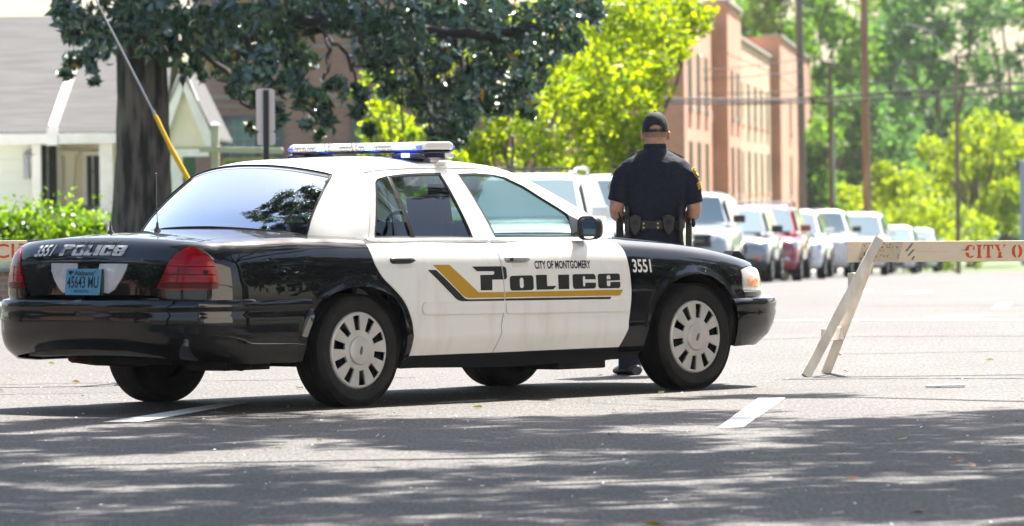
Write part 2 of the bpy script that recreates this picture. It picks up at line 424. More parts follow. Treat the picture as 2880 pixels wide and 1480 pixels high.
mb = MB(); mb.box((-.60, -.45, .275), (.35, .35, .09)); mb.tube([(-.78, -.66, .30), (-.78, -.67, .245), (-.7, -.68, .235), (-.6, -.66, .25)], .008); mb.tube([(-.6,-.6,.26),(-.45,-.6,.27)],.03); mb.box((-.6, .15, .29), (.6, .9, .05))
mb.build('fuel_tank', under_m, car, bevel=.01)
mb = MB(); mb.box((1.6, -.72, .215), (.5, .1, .05)); mb.box((1.98, -.68, .20), (.42, .3, .08)); mb.build('underbody_tray', under_m, car, bevel=.01)

# quarter panel, fender, doors (right side, then mirrored)
def ylim(s, yl):
    e = BODY.P(s) - BODY.N(s) * DE; return QE + max(0.004, abs(e[1]) - yl)
sA = .80; eA = BODY.P(sA) - BODY.N(sA) * DE
Es = list(np.linspace(0, sA, 22))
xs_q = np.linspace(eA[0] + .004, -.30, 30)
seam_y = lambda x: float(np.interp(x, [eA[0], -.9, -.3], [abs(eA[1]), .70, .715]))
qp = [(BODY.sX(x), qz(BODY.sX(x), z)) for x, z in [(-.95, .64)] + [p for p in arch_r if p[1] > .64 and p[0] < -.1] + [p for p in arch_r if p[0] >= -.1] + [(.398, .257)] + sh(rdoor_rear, -.004)]
qp += [(BODY.sX(.098), QE)]
qp += [(BODY.sX(.098), QE + .11), (BODY.sX(-.30), QE + .11)]
for x in xs_q[::-1]:
    s = BODY.sX(x)
    e = BODY.P(s) - BODY.N(s) * DE
    if x < -.30: qp.append((s, ylim(s, seam_y(e[0]) + .002)))
qp += [(sA, QE), (.775, .94), (.72, .915), (.668, .87), (.635, .80), (.59, .715), (.555, .676), (.60, .66)]
quarter = sheet('quarter_panel', TQ(qp), SQ(), black_paint, car, step=.02)
fp = [(BODY.sX(x), qz(BODY.sX(x), z)) for x, z in sh(fdoor_front, .004)[::-1]]
fp += [(BODY.sX(x), qz(BODY.sX(x), z)) for x, z in [(2.23, .257)] + arch_f + [(3.245, .572), (3.338, .573), (3.34, .614), (3.352, .738), (3.385, .757), (3.47, .762)]]
sH = BODY.sX(3.47)
fp += [(sH + .12, .90), (sH + .16, QE)]
for x in np.linspace(3.42, 2.10, 26):
    s = BODY.sX(x); fp.append((s, ylim(s, .715)))
fp += [(BODY.sX(2.10), QE), (BODY.sX(2.14), .962)]
fender = sheet('front_fender', TQ(fp), SQ(), black_paint, car, step=.02)
rd = [(x, z) for x, z in rdoor_rear] + [(.3, .954), (.6, .954), (.9, .954)] + sh(seam, -.0035)[::-1] + [(.9, .287), (.6, .287)]
rear_door = sheet('door', rd, B(.001), door_paint, car, step=.03); rear_door['label'] = 'white rear passenger door with black handle'
fd = sh(seam, .0035) + [(1.4, .954), (1.8, .954)] + fdoor_front[::-1] + [(1.9, .288), (1.5, .287)]
front_door = sheet('door', fd, B(.001), door_paint, car, step=.03); front_door['label'] = 'white front passenger door lettered with POLICE'
sheet('rocker_panel', [(.372, .215), (1.2, .195), (2.1, .205), (2.42, .222), (2.44, .27), (2.40, .284), (1.4, .284), (.38, .284)], B(-.004), trim_m, car, step=.04)
# side mouldings
def rrect(x0, x1, z0, z1, sl=0., r=.03, right=True):
    p = []
    for cx, cz, a0 in ((x0 + r, z0 + r, 180), (x1 - (r if right else .004), z0 + (r if right else .004), 270), (x1 - (r if right else .004), z1 - (r if right else .004), 0), (x0 + r, z1 - r, 90)):
        for k in range(5):
            a = R(a0 + 90 * k / 4); rr = r if (cx < (x0 + x1) / 2 or right) else .004; p.append((cx + rr * math.cos(a), cz + rr * math.sin(a)))
    return [(x, z + sl * (x - x0)) for x, z in p]
for dr, (x0, x1, z0, z1), rt in ((rear_door, (.484, 1.168, .528, .602), False), (front_door, (1.186, 2.235, .518, .590), True)):
    k = sheet('side_moulding', rrect(x0, x1, z0, z1, -.011, .03 if not rt else .02, rt), B(.013), door_paint, dr, step=.03, thick=.016)
    b = k.modifiers.new('b', 'BEVEL'); b.width = .006; b.segments = 2
# door handles
def handle(x0, x1, z0, z1, m, key, parent):
    mb = MB(); n = 12; L = x1 - x0; rings = []
    for i in range(n + 1):
        t = i / n; x = x0 + L * t; zc = z1 - (z1 - z0) * (.5 + .06 * t) ; h = (z1 - z0) * .5 * (min(1, (t + .02) / .06) ** .5) * (1 if t < .6 else math.sqrt(max(.02, 1 - ((t - .6) / .41) ** 2)))
        o = .012 + .022 * math.sin(math.pi * min(1, .12 + t * .9)) ** .6
        y0 = bside(x, zc)[1]
        rings.append([(x, y0 - o * (.5 + .5 * math.cos(a)) * (.4 + .6 * abs(math.cos(a / 2))) + .004, zc + h * math.sin(a)) for a in np.linspace(0, 2 * math.pi, 14, endpoint=False)])
    mb.rings(rings); h_ = mb.build('handle', m, parent, smooth=50)
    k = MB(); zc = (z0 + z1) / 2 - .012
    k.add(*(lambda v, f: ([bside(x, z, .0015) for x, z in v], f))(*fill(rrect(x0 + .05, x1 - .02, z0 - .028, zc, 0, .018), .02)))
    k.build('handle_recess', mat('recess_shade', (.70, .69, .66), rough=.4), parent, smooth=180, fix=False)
    return h_
handle(.246, .449, .834, .874, trim_m, False, rear_door)
handle(1.200, 1.416, .824, .864, mat('worn_silver_handle', (.42, .41, .40), rough=.25, metal=.7, var=.6, vscale=9, var_col=(.03, .03, .03), vlo=.3, vhi=.5), True, front_door)
mb = MB(); p = bside(1.235, .842); mb.lathe([(.0, -.03), (.012, -.03), (.012, 0)], 12, (1.235, p[1], .842), 'Y'); mb.build('keyhole', trim_m, front_door, smooth=40)
# door window frames and glass
def ring_strip(outer, inner, n, fo, fi, lip):
    def res(k):
        out = []
        for i in range(len(k)):
            a, b = np.array(k[i]), np.array(k[(i + 1) % len(k)]); out += [tuple(a + (b - a) * j / n) for j in range(n)]
        return out
    o, i = res(outer), res(inner); N = len(o)
    V = [fo(*p) for p in o] + [fi(*p) for p in i] + [lip(*p) for p in i]; F = []
    for k in range(N):
        k2 = (k + 1) % N; F += [(k, k2, N + k2, N + k), (N + k, N + k2, 2 * N + k2, 2 * N + k)]
    return V, F
def shrink(pl, d):
    P = np.array(pl); out = []; n = len(P); area = sum(P[i][0] * P[(i + 1) % n][1] - P[(i + 1) % n][0] * P[i][1] for i in range(n)); sg = 1 if area > 0 else -1
    for i in range(n):
        a, b, c = P[i - 1], P[i], P[(i + 1) % n]; u = (b - a) / np.hypot(*(b - a)); v = (c - b) / np.hypot(*(c - b))
        m_ = np.array([-(u[1] + v[1]), u[0] + v[0]]) * sg; m_ /= max(1e-6, np.hypot(*m_)); s = max(.5, abs(m_ @ (np.array([-u[1], u[0]]) * sg))); out.append(tuple(b + m_ * d / s))
    return out
RD_O = [(.172, .955), (.20, 1.0), (.335, 1.305), (.352, 1.332), (.385, 1.352), (.447, 1.366), (.58, 1.379), (.72, 1.385), (.87, 1.386), (1.012, 1.383), (1.134, .955)]
RD_I = [(.237, .986), (.241, 1.01), (.370, 1.30), (.38, 1.32), (.405, 1.338), (.477, 1.352), (.59, 1.362), (.704, 1.368), (.83, 1.370), (.950, 1.369), (1.022, .973)]
FD_O = [(1.139, .955), (1.017, 1.383), (1.21, 1.385), (1.398, 1.376), (1.52, 1.353), (1.66, 1.303), (1.79, 1.228), (1.91, 1.155), (1.99, 1.100), (2.12, .955)]
FD_I = [(1.213, .967), (1.090, 1.364), (1.24, 1.366), (1.393, 1.356), (1.493, 1.338), (1.624, 1.285), (1.742, 1.215), (1.867, 1.147), (1.930, 1.108), (1.990, .970)]
for dr, O, I in ((rear_door, RD_O, RD_I), (front_door, FD_O, FD_I)):
    mb = MB(); mb.add(*ring_strip(O, I, 5, GG(.002), GG(.004), GG(-.016))); mb.build('window_frame', white_paint, dr, smooth=40, fix=False)
    mb = MB(); mb.add(*ring_strip(I, shrink(I, .013), 5, GG(.0055), GG(.001), GG(-.012))); mb.build('window_seal', rubber, dr, smooth=40, fix=False)
    k = MB(); v, f = fill(shrink(I, .004), .06); k.add([G(x, z, -.006) for x, z in v], f); k.build('window_glass', car_glass, dr, smooth=180, fix=False)
mb = MB(); mb.add(*ring_strip([(.495, 1.353), (.523, 1.357), (.540, .975), (.508, .975)], [(.50, 1.353), (.518, 1.357), (.534, .975), (.514, .975)], 5, GG(.004), GG(.006), GG(.006)))
v, f = fill([(.49, 1.355), (.521, 1.358), (.540, .973), (.506, .973)], .03); mb.add([G(x, z, .004) for x, z in v], f)
mb.build('window_divider', rubber, rear_door, smooth=60, fix=False)
# belt trim
def belt(x0, x1, z0, z1, parent):
    mb = MB(); rr = []; rb = []
    for x in np.linspace(x0, x1, 14):
        z = z0 + (z1 - z0) * (x - x0) / (x1 - x0); y = G(x, .968)[1]
        rr.append([(x, y + .01, z + .014), (x, y - .014, z + .013), (x, y - .026, z + .002), (x, y - .026, z - .012), (x, y + .01, z - .014)])
        rb.append([(x, y + .01, z - .0135), (x, y - .0245, z - .0125), (x, y - .026, z - .020), (x, y + .01, z - .021)])
    mb.rings(rr); mb.build('belt_trim', white_paint, parent, smooth=50)
    k = MB(); k.rings(rb); k.build('belt_seal', rubber, parent, smooth=30)
belt(.168, 1.128, .973, .960, rear_door); belt(1.136, 2.02, .960, .949, front_door)
# roof with pillars
RAILX = [-.24, -.17, -.06, .08, .16, .26, .6, 1.0, 1.35, 1.5, 1.65, 1.9, 2.12, 2.28]
RAILZ = [1.0, 1.107, 1.226, 1.345, 1.383, 1.402, 1.418, 1.422, 1.412, 1.388, 1.340, 1.222, 1.105, .995]
rail_c = catmull(list(zip(RAILX, RAILZ)), 8)
rail = [tuple(p) for p in rail_c]
zr = lambda x: float(np.interp(x, rail_c[:, 0], rail_c[:, 1]))
side = rail + [(2.26, .955), (2.125, .955)] + FD_O[::-1][1:-1] + RD_O[::-1][1:-1] + [(.168, .955), (-.1, .955), (-.24, .97)]
side = [p for i, p in enumerate(side) if i == 0 or math.hypot(p[0] - side[i - 1][0], p[1] - side[i - 1][1]) > 1e-4]
CXX = [-.24, -.06, .10, .4, 1.1, 1.48, 2.28]; CXV = [-.17, -.13, -.10, 0, 0, .01, .035]
CZV = [.055, .06, .062, .056, .054, .035, .005]
def arc(x, off=0., n=25, y_in=0.):
    y = abs(G(x, zr(x))[1]) - y_in; cx = float(np.interp(x, CXX, CXV)); cz = float(np.interp(x, CXX, CZV))
    return [(x + cx * (1 - abs(t) ** 2.2), y * t, zr(x) + off + cz * (1 - abs(t) ** 2.2)) for t in np.linspace(-1, 1, n)]
XB, XW = .105, 1.47
mb = MB(); rs = [arc(x) for x in [p[0] for p in rail if XB - .03 <= p[0] <= XW + .03]]
mb.rings(rs, cap=False, closed=False)
roof = mb.build('roof', white_paint, car, smooth=180, fix=False)
k = roof.modifiers.new('s', 'SOLIDIFY'); k.thickness = .02; k.offset = 1
cp = sheet('roof_pillar', side, GG(), white_paint, roof, step=.035, thick=.012); mirror_part(cp)
mb = MB(); rs = [arc(x, .0, y_in=.012) for x in [p[0] for p in rail if p[0] <= XB - .01]]; mb.rings(rs, cap=False, closed=False); rear_glass = mb.build('rear_window', back_glass, car, smooth=180, fix=False)
bl = [arc(x, .004) for x in [p[0] for p in rail if p[0] <= XB]]
mb = MB(); mb.tube([a[0] for a in bl] + bl[-1][1:-1] + [a[-1] for a in bl][::-1], .006, 6, False); mb.tube([tuple(np.array(p) + (0, 0, .004)) for p in bl[0]], .007, 6, False); mb.build('window_seal', rubber, rear_glass, smooth=60)
mb = MB(); rs = [arc(x, .0, y_in=.012) for x in [p[0] for p in rail if p[0] >= XW + .01]]; mb.rings(rs, cap=False, closed=False); wind = mb.build('windscreen', car_glass, car, smooth=180, fix=False)
wl = [arc(x, .0, y_in=.012) for x in [p[0] for p in rail if p[0] >= XW]]
mb = MB(); mb.tube([a[0] for a in wl][::-1] + wl[0][1:-1] + [a[-1] for a in wl], .003, 6, False); mb.build('window_seal', rubber, wind, smooth=60)
# roof ditch line over the doors, and the seam across the roof pillar
mb = MB(); mb.tube([G(x, np.interp(x, [.3, .45, .72, 1.0, 1.4], [1.375, 1.392, 1.401, 1.402, 1.392]), .003) for x in np.linspace(.34, 1.4, 14)], .004, 5); mb.build('drip_moulding', white_paint, roof, smooth=60)

# trunk lid: the tail face with its lip, and the deck
deck = [tuple(BODY.P(s) - BODY.N(s) * DE) for s in Es]
dk = [(x, y) for x, y in deck] + [(x, -seam_y(x) + .002) for x in np.linspace(eA[0] + .03, -.31, 24)]
bx = lambda y: -.25 - .17 * (1 - min(1, abs(y) / .735) ** 2.2)
dk += [(bx(y) - .005, -y) for y in np.linspace(.71, 0, 12)]
v, f = fill(dk, .04)
deckmesh = ([(x, y, zdeck(x, y)) for x, y in v], f)
face = [(s, QE) for s in Es] + [(.773, .94), (.717, .915), (.664, .87), (.631, .80), (.586, .715), (.55, .674), (.2, .672), (0, .672)]
lid_r = sheet('trunk_lid', TQ(face), SQ(), black_paint, None, step=.022, thick=0, weld_with=[deckmesh])
lid = sym(lid_r, .012); lid.parent = car
# crease moulding across the tail under the lip
mb = MB(); mb.tube([S(s, .846, .004) for s in np.linspace(0, .645, 20)][::-1] + [tuple(np.array(S(s, .846, .004)) * (1, -1, 1)) for s in np.linspace(.03, .645, 20)], .007, 6); mb.build('lid_crease', black_paint, lid, smooth=60)
# hood
hs = [BODY.sX(x) for x in np.linspace(2.06, 3.40, 26)] + list(np.linspace(BODY.sX(3.42), BODY.L, 22))
hp = []
for s in hs:
    e = BODY.P(s) - BODY.N(s) * DE; hp.append((e[0], max(e[1], -.712)))
hp = [p for i, p in enumerate(hp) if i == 0 or math.hypot(p[0] - hp[i - 1][0], p[1] - hp[i - 1][1]) > .004]
hp += [(2.46 - .26 * (abs(y) / .7) ** 2.2, y) for y in np.linspace(0, -.70, 12)]
v, f = fill(hp, .05); V = [(x, y, zdeck(x, y) + .001) for x, y in v]
mb = MB(); mb.add(V, f); mb.add([(x, -y, z) for x, y, z in V], [t[::-1] for t in f]); hood = mb.build('hood', black_paint, car, smooth=180, fix=False, weld=1e-4)
k = hood.modifiers.new('s', 'SOLIDIFY'); k.thickness = .012; k.offset = -1
mb = MB(); rs = []
for x in (2.18, 2.30, 2.42):
    rs.append([(x + .2 * (1 - abs(t) ** 2.2) - .05, .80 * t, zdeck(x, .8 * t) - .03) for t in np.linspace(-1, 1, 15)])
mb.rings(rs, cap=False, closed=False); mb.build('cowl', trim_m, car, smooth=60)

# bumpers
RB = Outline([(-1.378, 0), (-1.372, .35), (-1.342, .62), (-1.27, .80), (-1.145, .905), (-.95, .955), (-.7, .970), (-.4, .977)])
def zlow(s): return float(np.interp(s, [0, .35, .75, 1.0, 1.25], [.365, .360, .315, .295, .278]))
RBQ = [.27, .30, .33, .37, .43, .52, .575, .583, .592, .60, .63, .648, .656, .662, .70]
RBD = [.085, .052, .028, .012, .002, 0, .002, .009, .009, .001, .004, .013, .028, .05, .16]
def RBm(off=0.):
    def f(s, q):
        p = RB.P(s); n = RB.N(s); zl = zlow(s); z = q if q < .662 else .662
        if z < .58: z = .58 - (.58 - z) * (.58 - zl) / (.58 - .27)
        w = max(0, min(1, (1.25 - s) / .35))        # the lower edge tucks in behind, less so along the side
        d = float(np.interp(q, RBQ, RBD)); d = d * (.35 + .65 * w) if q < .5 else d
        b = arch_bump(p[0], z) * .9 if abs(p[1]) > .8 else 0
        h = p - n * (d - off - b); return (h[0], h[1], z)
    return f
def rbq(x, z):
    s = RB.sX(x); zl = zlow(s); return (s, z if z >= .58 else .58 - (.58 - z) * (.58 - .27) / (.58 - zl))
bp_ = [(0, .70), (.6, .70), (1.0, .69), (1.1, .662)] + [(RB.sX(-.6), .655)] + [rbq(x, z) for x, z in arch_r[::-1] if z < .65 and x < -.2] + [(RB.sX(-.474), .27), (.9, .27), (.4, .27), (0, .27)]
rb = sym(sheet('rear_bumper', bp_, RBm(), black_paint, car, step=.022, thick=0))
# a darker inset panel and the valance under the rear bumper
mb = MB()
mb.rings([[(-1.235 + dx, y, z - .015 * abs(y / .6) ** 2) for dx, z in ((0, .38), (.01, .332), (.12, .322))] for y in np.linspace(-.6, .6, 15)], cap=False, closed=False)
mb.build('rear_valance', mat('grey_valance', (.10, .095, .09), rough=.6, var=.3, vscale=5), car, smooth=60)
FB = Outline([(2.4, .95), (2.6, .951), (2.8, .952), (3.0, .953), (3.12, .953), (3.24, .952), (3.45, .937), (3.64, .89), (3.79, .80), (3.88, .65), (3.93, .4), (3.945, 0)])
FBQ = [.26, .28, .335, .40, .46, .476, .484, .492, .50, .54, .56, .57, .576, .60]
FBD = [.15, .12, .055, .022, .006, .002, .008, .008, .001, .004, .014, .03, .06, .16]
def FBm(s, q):
    p = FB.P(s); n = FB.N(s); w = max(0, min(1, (s - FB.sX(3.30)) / .5)); d = float(np.interp(q, FBQ, FBD)) * (.12 + .88 * w if q < .45 else 1)
    h = p - n * d; return (h[0], h[1], min(q, .576))
sF = FB.sX
fbp = [(sF(3.236), .563), (sF(3.272), .47), (sF(3.262), .36), (sF(3.243), .263), (sF(3.5), .268)] + [(s, .26) for s in np.linspace(sF(3.7), FB.L, 6)] + [(FB.L, .60), (sF(3.8), .60), (sF(3.5), .60), (sF(3.4), .576), (sF(3.3), .57)]
fb = sym(sheet('front_bumper', fbp, FBm, black_paint, car, step=.022, thick=0))
# filler under the headlights, grille, headlights
s1, s2 = BODY.sX(3.35), BODY.sX(3.35) + .60
hl = [(s1, .612), (s2, .612), (s2 + .02, .74), (s1 + .30, .83), (s1 + .13, .885), (s1 + .05, .845), (s1 + .005, .80)]
def hz(p): return p
head = sheet('headlight', TQ([(s, q) for s, q in [(s1 - .004, qz(s1, .616)), (s1 + .2, .618), (s2, .618), (s2 + .01, .70), (s1 + .42, .80), (s1 + .28, .865), (s1 + .15, .875), (s1 + .05, qz(s1 + .05, .752)), (s1 + .012, qz(s1 + .012, .742)), (s1, qz(s1, .735))]]), SQ(.006), clear_lens, car, step=.025, thick=.015)
am = sheet('turn_signal', TQ([(s1 + .05, .66), (s1 + .20, .655), (s1 + .24, .70), (s1 + .17, .76), (s1 + .10, .775), (s1 + .06, .73)]), SQ(.0085), amber_lens, head, step=.03, thick=0)
mb = MB(); mb.rings([[S(s, .60, .012), S(s, .614, .010), S(s, .617, .013), S(s, .617, .0)] for s in np.linspace(s1, s2, 14)]); mb.build('lamp_bezel', white_vinyl, head, smooth=60)
mirror_part(head)
nose = sym(sheet('nose_panel', TQ([(s1 - .10, .57), (BODY.L, .57), (BODY.L, .612), (s1 - .004, .612)]), SQ(.010), black_paint, car, step=.02, thick=0))
mb = MB(); mb.rings([[S(s, q, -.015) for q in (.56, .62, .70, .80, .90, .962)] for s in np.linspace(s1, BODY.L, 16)], cap=False, closed=False); k = mb.build('nose_frame', dark_int, car, smooth=60, fix=False); mirror_part(k)
mb = MB(); mb.box((3.835, 0, .70), (.03, 1.05, .16)); 
for k in range(9): mb.box((3.855, -.46 + .115 * k, .70), (.02, .02, .15))
mb.build('grille', trim_m, car, bevel=.004)
# push bumper on the nose
mb = MB()
mb.rings([[(x, -.255 + dy, z) for x, z in [(3.95, .33), (4.02, .33), (4.05, .5), (4.07, .72), (4.05, .80), (3.99, .850), (3.94, .852), (3.90, .81), (3.93, .70)]] for dy in (-.045, .045)])
mb.rings([[(x, .255 + dy, z) for x, z in [(3.95, .33), (4.02, .33), (4.05, .5), (4.07, .62), (4.05, .66), (3.94, .67), (3.93, .62)]] for dy in (-.045, .045)])
mb.tube([(3.97, -.25, .64), (3.97, .25, .64)], .02); mb.tube([(3.98, -.25, .45), (3.98, .25, .45)], .02)
mb.build('push_bumper', rubber, car, bevel=.012)

# tail lamps
tl = [(.785, .944), (.72, .912), (.668, .862), (.635, .79), (.59, .712), (.70, .708), (.85, .708), (.978, .711), (.982, .76), (.977, .805), (.955, .868), (.90, .912), (.84, .938)]
tail = sheet('taillight', TQ(tl), SQ(.008), red_lens, car, step=.02, thick=.02)
k = sheet('lower_lens', TQ([(.612, .714), (.97, .716), (.974, .742), (.625, .742)]), SQ(.0105), red_lens_dark, tail, step=.03, thick=0)
mb = MB()
for q in (.745, .79, .835): mb.tube([S(s, q, .0085) for s in np.linspace(float(np.interp(q, [.71, .79, .86], [.59, .635, .668])) + .01, .965, 12)], .0025, 4)
mb.tube([S(s, q, .009) for s, q in ((.72, .71), (.735, .79), (.74, .835))], .0025, 4)
mb.build('lens_ridge', red_lens_dark, tail, smooth=60)
mb = MB(); mb.box(S(.905, .80, -.004), (.03, .03, .03), (0, 0, R(-35))); mb.build('lamp_socket', dark_int, tail)
mb = MB(); mb.tube([S(s, q, .010) for s, q in catl([(.785, .947), (.84, .942), (.905, .917), (.958, .872)], 5)], .004, 5); mb.build('lamp_trim', mat('tarnished_trim', (.35, .30, .25), rough=.3, metal=.8), tail, smooth=60)
mirror_part(tail)
sheet('tail_filler', TQ([(.553, .67), (.588, .708), (.98, .708), (.985, .67)]), SQ(.006), black_paint, car, step=.03)
mirror_part(bpy.data.objects['tail_filler'])
# reversing lamps, plate and lettering on the tail
for sd, pl in ((1, [(.10, .835), (.337, .838), (.33, .80), (.30, .755), (.25, .705), (.215, .683), (.12, .69), (.09, .72)]),
               (-1, [(.10, .833), (.338, .836), (.325, .80), (.29, .75), (.24, .70), (.19, .68), (.12, .69), (.09, .72)])):
    fn = lambda s, q, sd=sd: tuple(np.array(S(abs(s), q, .007)) * (1, sd * -1, 1))
    sheet('reversing_lamp', pl, fn, clear_lens, lid, step=.03, thick=.01, flip=(sd == 1))
plate = MB()
pc = Vector((-1.316, .003, .757)); tilt = R(6)
PM = Matrix.Translation(pc) @ Matrix.Rotation(R(-90), 4, 'Z') @ Matrix.Rotation(R(90) - tilt, 4, 'X')
def pl3(off): return lambda x, y: tuple(PM @ Vector((x, y, off)))
rr = []
for cx, cy, a0 in ((-.1425, -.066, 180), (.1425, -.066, 270), (.1425, .066, 0), (-.1425, .066, 90)):
    for k in range(5): a = R(a0 + 22.5 * k); rr.append((cx + .01 * math.cos(a), cy + .01 * math.sin(a)))
mb = MB(); mb.rings([[pl3(o)(*p) for p in rr] for o in (-.006, .0)]); plate = mb.build('number_plate', plate_blue, car, smooth=30)
items = [fit_text('45643 MU', -.137, .140, -.036, .033, .012), fit_text('Alabama', -.078, .096, .037, .065, .02), fit_text('MUNICIPAL', -.066, .064, -.062, -.046, .01)]
for cx in (-.088, .105): items.append(([(cx + .006 * math.cos(a), .058 + .006 * math.sin(a)) for a in np.linspace(0, 6.28, 9)[:-1]], [tuple(range(8))]))
for cx in (-.092, .088): items.append(([(cx + .003 * math.cos(a), -.056 + .004 * math.sin(a)) for a in np.linspace(0, 6.28, 9)[:-1]], [tuple(range(8))]))
ht = [(-.112 + .0011 * 16 * math.sin(t) ** 3, .053 + .0011 * (13 * math.cos(t) - 5 * math.cos(2 * t) - 2 * math.cos(3 * t) - math.cos(4 * t))) for t in np.linspace(0, 2 * math.pi, 25)[:-1]]
items.append((ht, [tuple(range(24))[::-1]]))
decal('plate_lettering', items, pl3(.0012), black_vinyl, plate)
mb = MB(); mb.box((-1.293, 0, .757), (.02, .30, .15)); mb.build('plate_recess', trim_m, lid, bevel=.005)
tailf = lambda off: (lambda y, q: tuple(np.array(S(abs(y), q, off)) * (1, -1 if y > 0 else 1, 1)) if True else 0)
# on the tail the letters run from the car's left to its right: u to the right = -y in the car's frame
tl3 = lambda off: (lambda u, q: (lambda p: (p[0], p[1] if u > 0 else -p[1], p[2]))(S(abs(u), q, off)))
def shear_items(it, k, q0): v, f = it; return [(x + k * (q - q0), q) for x, q in v], f
decal('unit_number', [shear_items(fit_text('3551', -.525, -.365, .878, .938, .025), .45, .878)], tl3(.006), white_vinyl, lid)
def block_word(x0, x1, q0, q1, k=.25):
    # POLICE in blocky capitals: list of polygons in (u, q)
    H = q1 - q0; out = []
    W = (x1 - x0)
    def add(p, h=()): out.append(([(x0 + a * W, q0 + b * H) for a, b in p], [[(x0 + a * W, q0 + b * H) for a, b in hh] for hh in h]))
    add([(0, 0), (.07, 0), (.07, .62), (.16, .62), (.19, .72), (.19, .95), (.17, 1.08), (0, 1.08), (.0, .85), (.05, .85), (.0, .6)])
    def O(a, b): add([(a, .06), (a + .015, 0), (b - .015, 0), (b, .06), (b, .94), (b - .015, 1), (a + .015, 1), (a, .94)], [[(a + .055, .2), (b - .055, .2), (b - .055, .8), (a + .055, .8)]])
    O(.20, .375); add([(.385, 0), (.50, 0), (.52, .25), (.46, .25), (.46, 1), (.385, 1)]); add([(.535, 0), (.615, 0), (.615, 1), (.535, 1)])
    add([(.63, .06), (.645, 0), (.79, 0), (.805, .06), (.805, .38), (.73, .38), (.73, .22), (.69, .22), (.69, .78), (.73, .78), (.73, .62), (.805, .62), (.805, .94), (.79, 1), (.645, 1), (.63, .94)])
    add([(.82, .06), (.835, 0), (.985, 0), (1, .06), (1, .4), (.925, .4), (.925, .22), (.885, .22), (.885, .44), (1, .44), (1, .94), (.985, 1), (.835, 1), (.82, .94)], [[(.885, .62), (.93, .62), (.93, .8), (.885, .8)]])
    return out
its = []
for p, h in block_word(-.275, .300, .876, .930):
    v, f = fill(p, .03, h); its.append(([(x + .28 * (q - .876) - .01, q) for x, q in v], f))
decal('police_lettering', its, tl3(.006), silver_vinyl, lid)
decal('city_lettering', [fit_text('CITY OF MONTGOMERY', -.19, .21, .937, .952, .02)], tl3(.006), mat('dull_black_vinyl', (.02, .02, .02), rough=.7), lid)

# side lettering and stripes
def dpoly(name, polys, m, parent, off=.0022, st=.03):
    its = []
    for p in polys:
        h = ()
        if isinstance(p, tuple): p, h = p
        its.append(fill(p, st, h))
    return decal(name, its, B(off), m, parent)
def split_at_seam(poly):
    # cut a marking where it crosses from one door to the other
    sx = lambda z: float(np.interp(z, [p[1] for p in seam], [p[0] for p in seam]))
    A, C = [], []; n = len(poly)
    for i in range(n):
        a, b = poly[i], poly[(i + 1) % n]; da, db = a[0] - sx(a[1]), b[0] - sx(b[1])
        (A if da < 0 else C).append(a)
        if (da < 0) != (db < 0):
            t = da / (da - db); z = a[1] + (b[1] - a[1]) * t; A.append((sx(z) - .005, z)); C.append((sx(z) + .005, z))
    return A, C
gold = [(.590, .821), (.726, .820), (.957, .651), (1.4, .646), (2.205, .640), (2.178, .605), (1.4, .614), (.873, .619), (.845, .624), (.821, .638)]
blk = [(.543, .793), (.614, .791), (.823, .631), (.845, .6165), (.873, .611), (1.4, .607), (2.102, .599), (2.090, .585), (1.4, .593), (.815, .601), (.788, .606), (.765, .618)]
Pp = [(.914, .806), (1.17, .803), (1.190, .800), (1.202, .788), (1.203, .740), (1.196, .727), (1.181, .723), (1.076, .725), (1.073, .661), (.976, .662), (.977, .754), (1.085, .754), (1.096, .759), (1.098, .768), (1.090, .775), (.952, .777)]
gA, gC = split_at_seam(gold); bA, bC = split_at_seam(blk); pA, pC = split_at_seam(Pp)
dpoly('gold_stripe', [gA], gold_vinyl, rear_door); dpoly('gold_stripe', [gC], gold_vinyl, front_door)
dpoly('black_stripe', [bA], black_vinyl, rear_door); dpoly('black_stripe', [bC], black_vinyl, front_door)
def rr_(x0, x1, z0, z1, r=.016):
    return rrect(x0, x1, z0, z1, 0, r)
Oo = (rr_(1.224, 1.427, .6545, .744, .02), [rr_(1.309, 1.341, .668, .731, .0155)])
Ll = [(1.449, .745), (1.543, .7445), (1.543, .676), (1.622, .676), (1.594, .655), (1.450, .656)]
Ii = [(1.640, .743), (1.736, .742), (1.732, .654), (1.640, .655)]
Cc = [(1.764, .735), (1.776, .7435), (1.952, .742), (1.965, .730), (1.968, .708), (1.874, .710), (1.874, .726), (1.864, .731), (1.854, .724), (1.854, .673), (1.862, .665), (1.873, .672), (1.874, .690), (1.967, .688), (1.966, .664), (1.952, .6525), (1.778, .6535), (1.765, .665)]
Ee = ([(1.985, .732), (1.998, .7415), (2.168, .740), (2.181, .731), (2.181, .700), (2.095, .700), (2.095, .690), (2.182, .690), (2.182, .660), (2.170, .650), (2.000, .6525), (1.987, .662)], [[(2.064, .708), (2.097, .708), (2.097, .724), (2.090, .731), (2.070, .731), (2.063, .724)], [(2.063, .672), (2.070, .664), (2.088, .664), (2.092, .672), (2.092, .694), (2.063, .694)]])
Ee = ([(1.985, .732), (1.998, .7415), (2.168, .740), (2.181, .731), (2.181, .706), (2.097, .706), (2.097, .722), (2.090, .7305), (2.070, .7305), (2.063, .723), (2.063, .672), (2.070, .664), (2.088, .664), (2.094, .672), (2.094, .689), (2.182, .689), (2.182, .660), (2.170, .650), (2.000, .6525), (1.987, .662)], [])
Ebar = [(2.063, .698), (2.181, .698), (2.181, .707), (2.063, .707)]
dpoly('police_lettering', [pA], black_vinyl, rear_door)
dpoly('police_lettering', [pC, Oo, Ll, Ii, Cc, Ee], black_vinyl, front_door)
dpoly('police_lettering_bar', [Ebar], black_vinyl, front_door, off=.0026)
v, f = fit_text('CITY OF MONTGOMERY', 1.447, 1.932, 0, 1, .03)
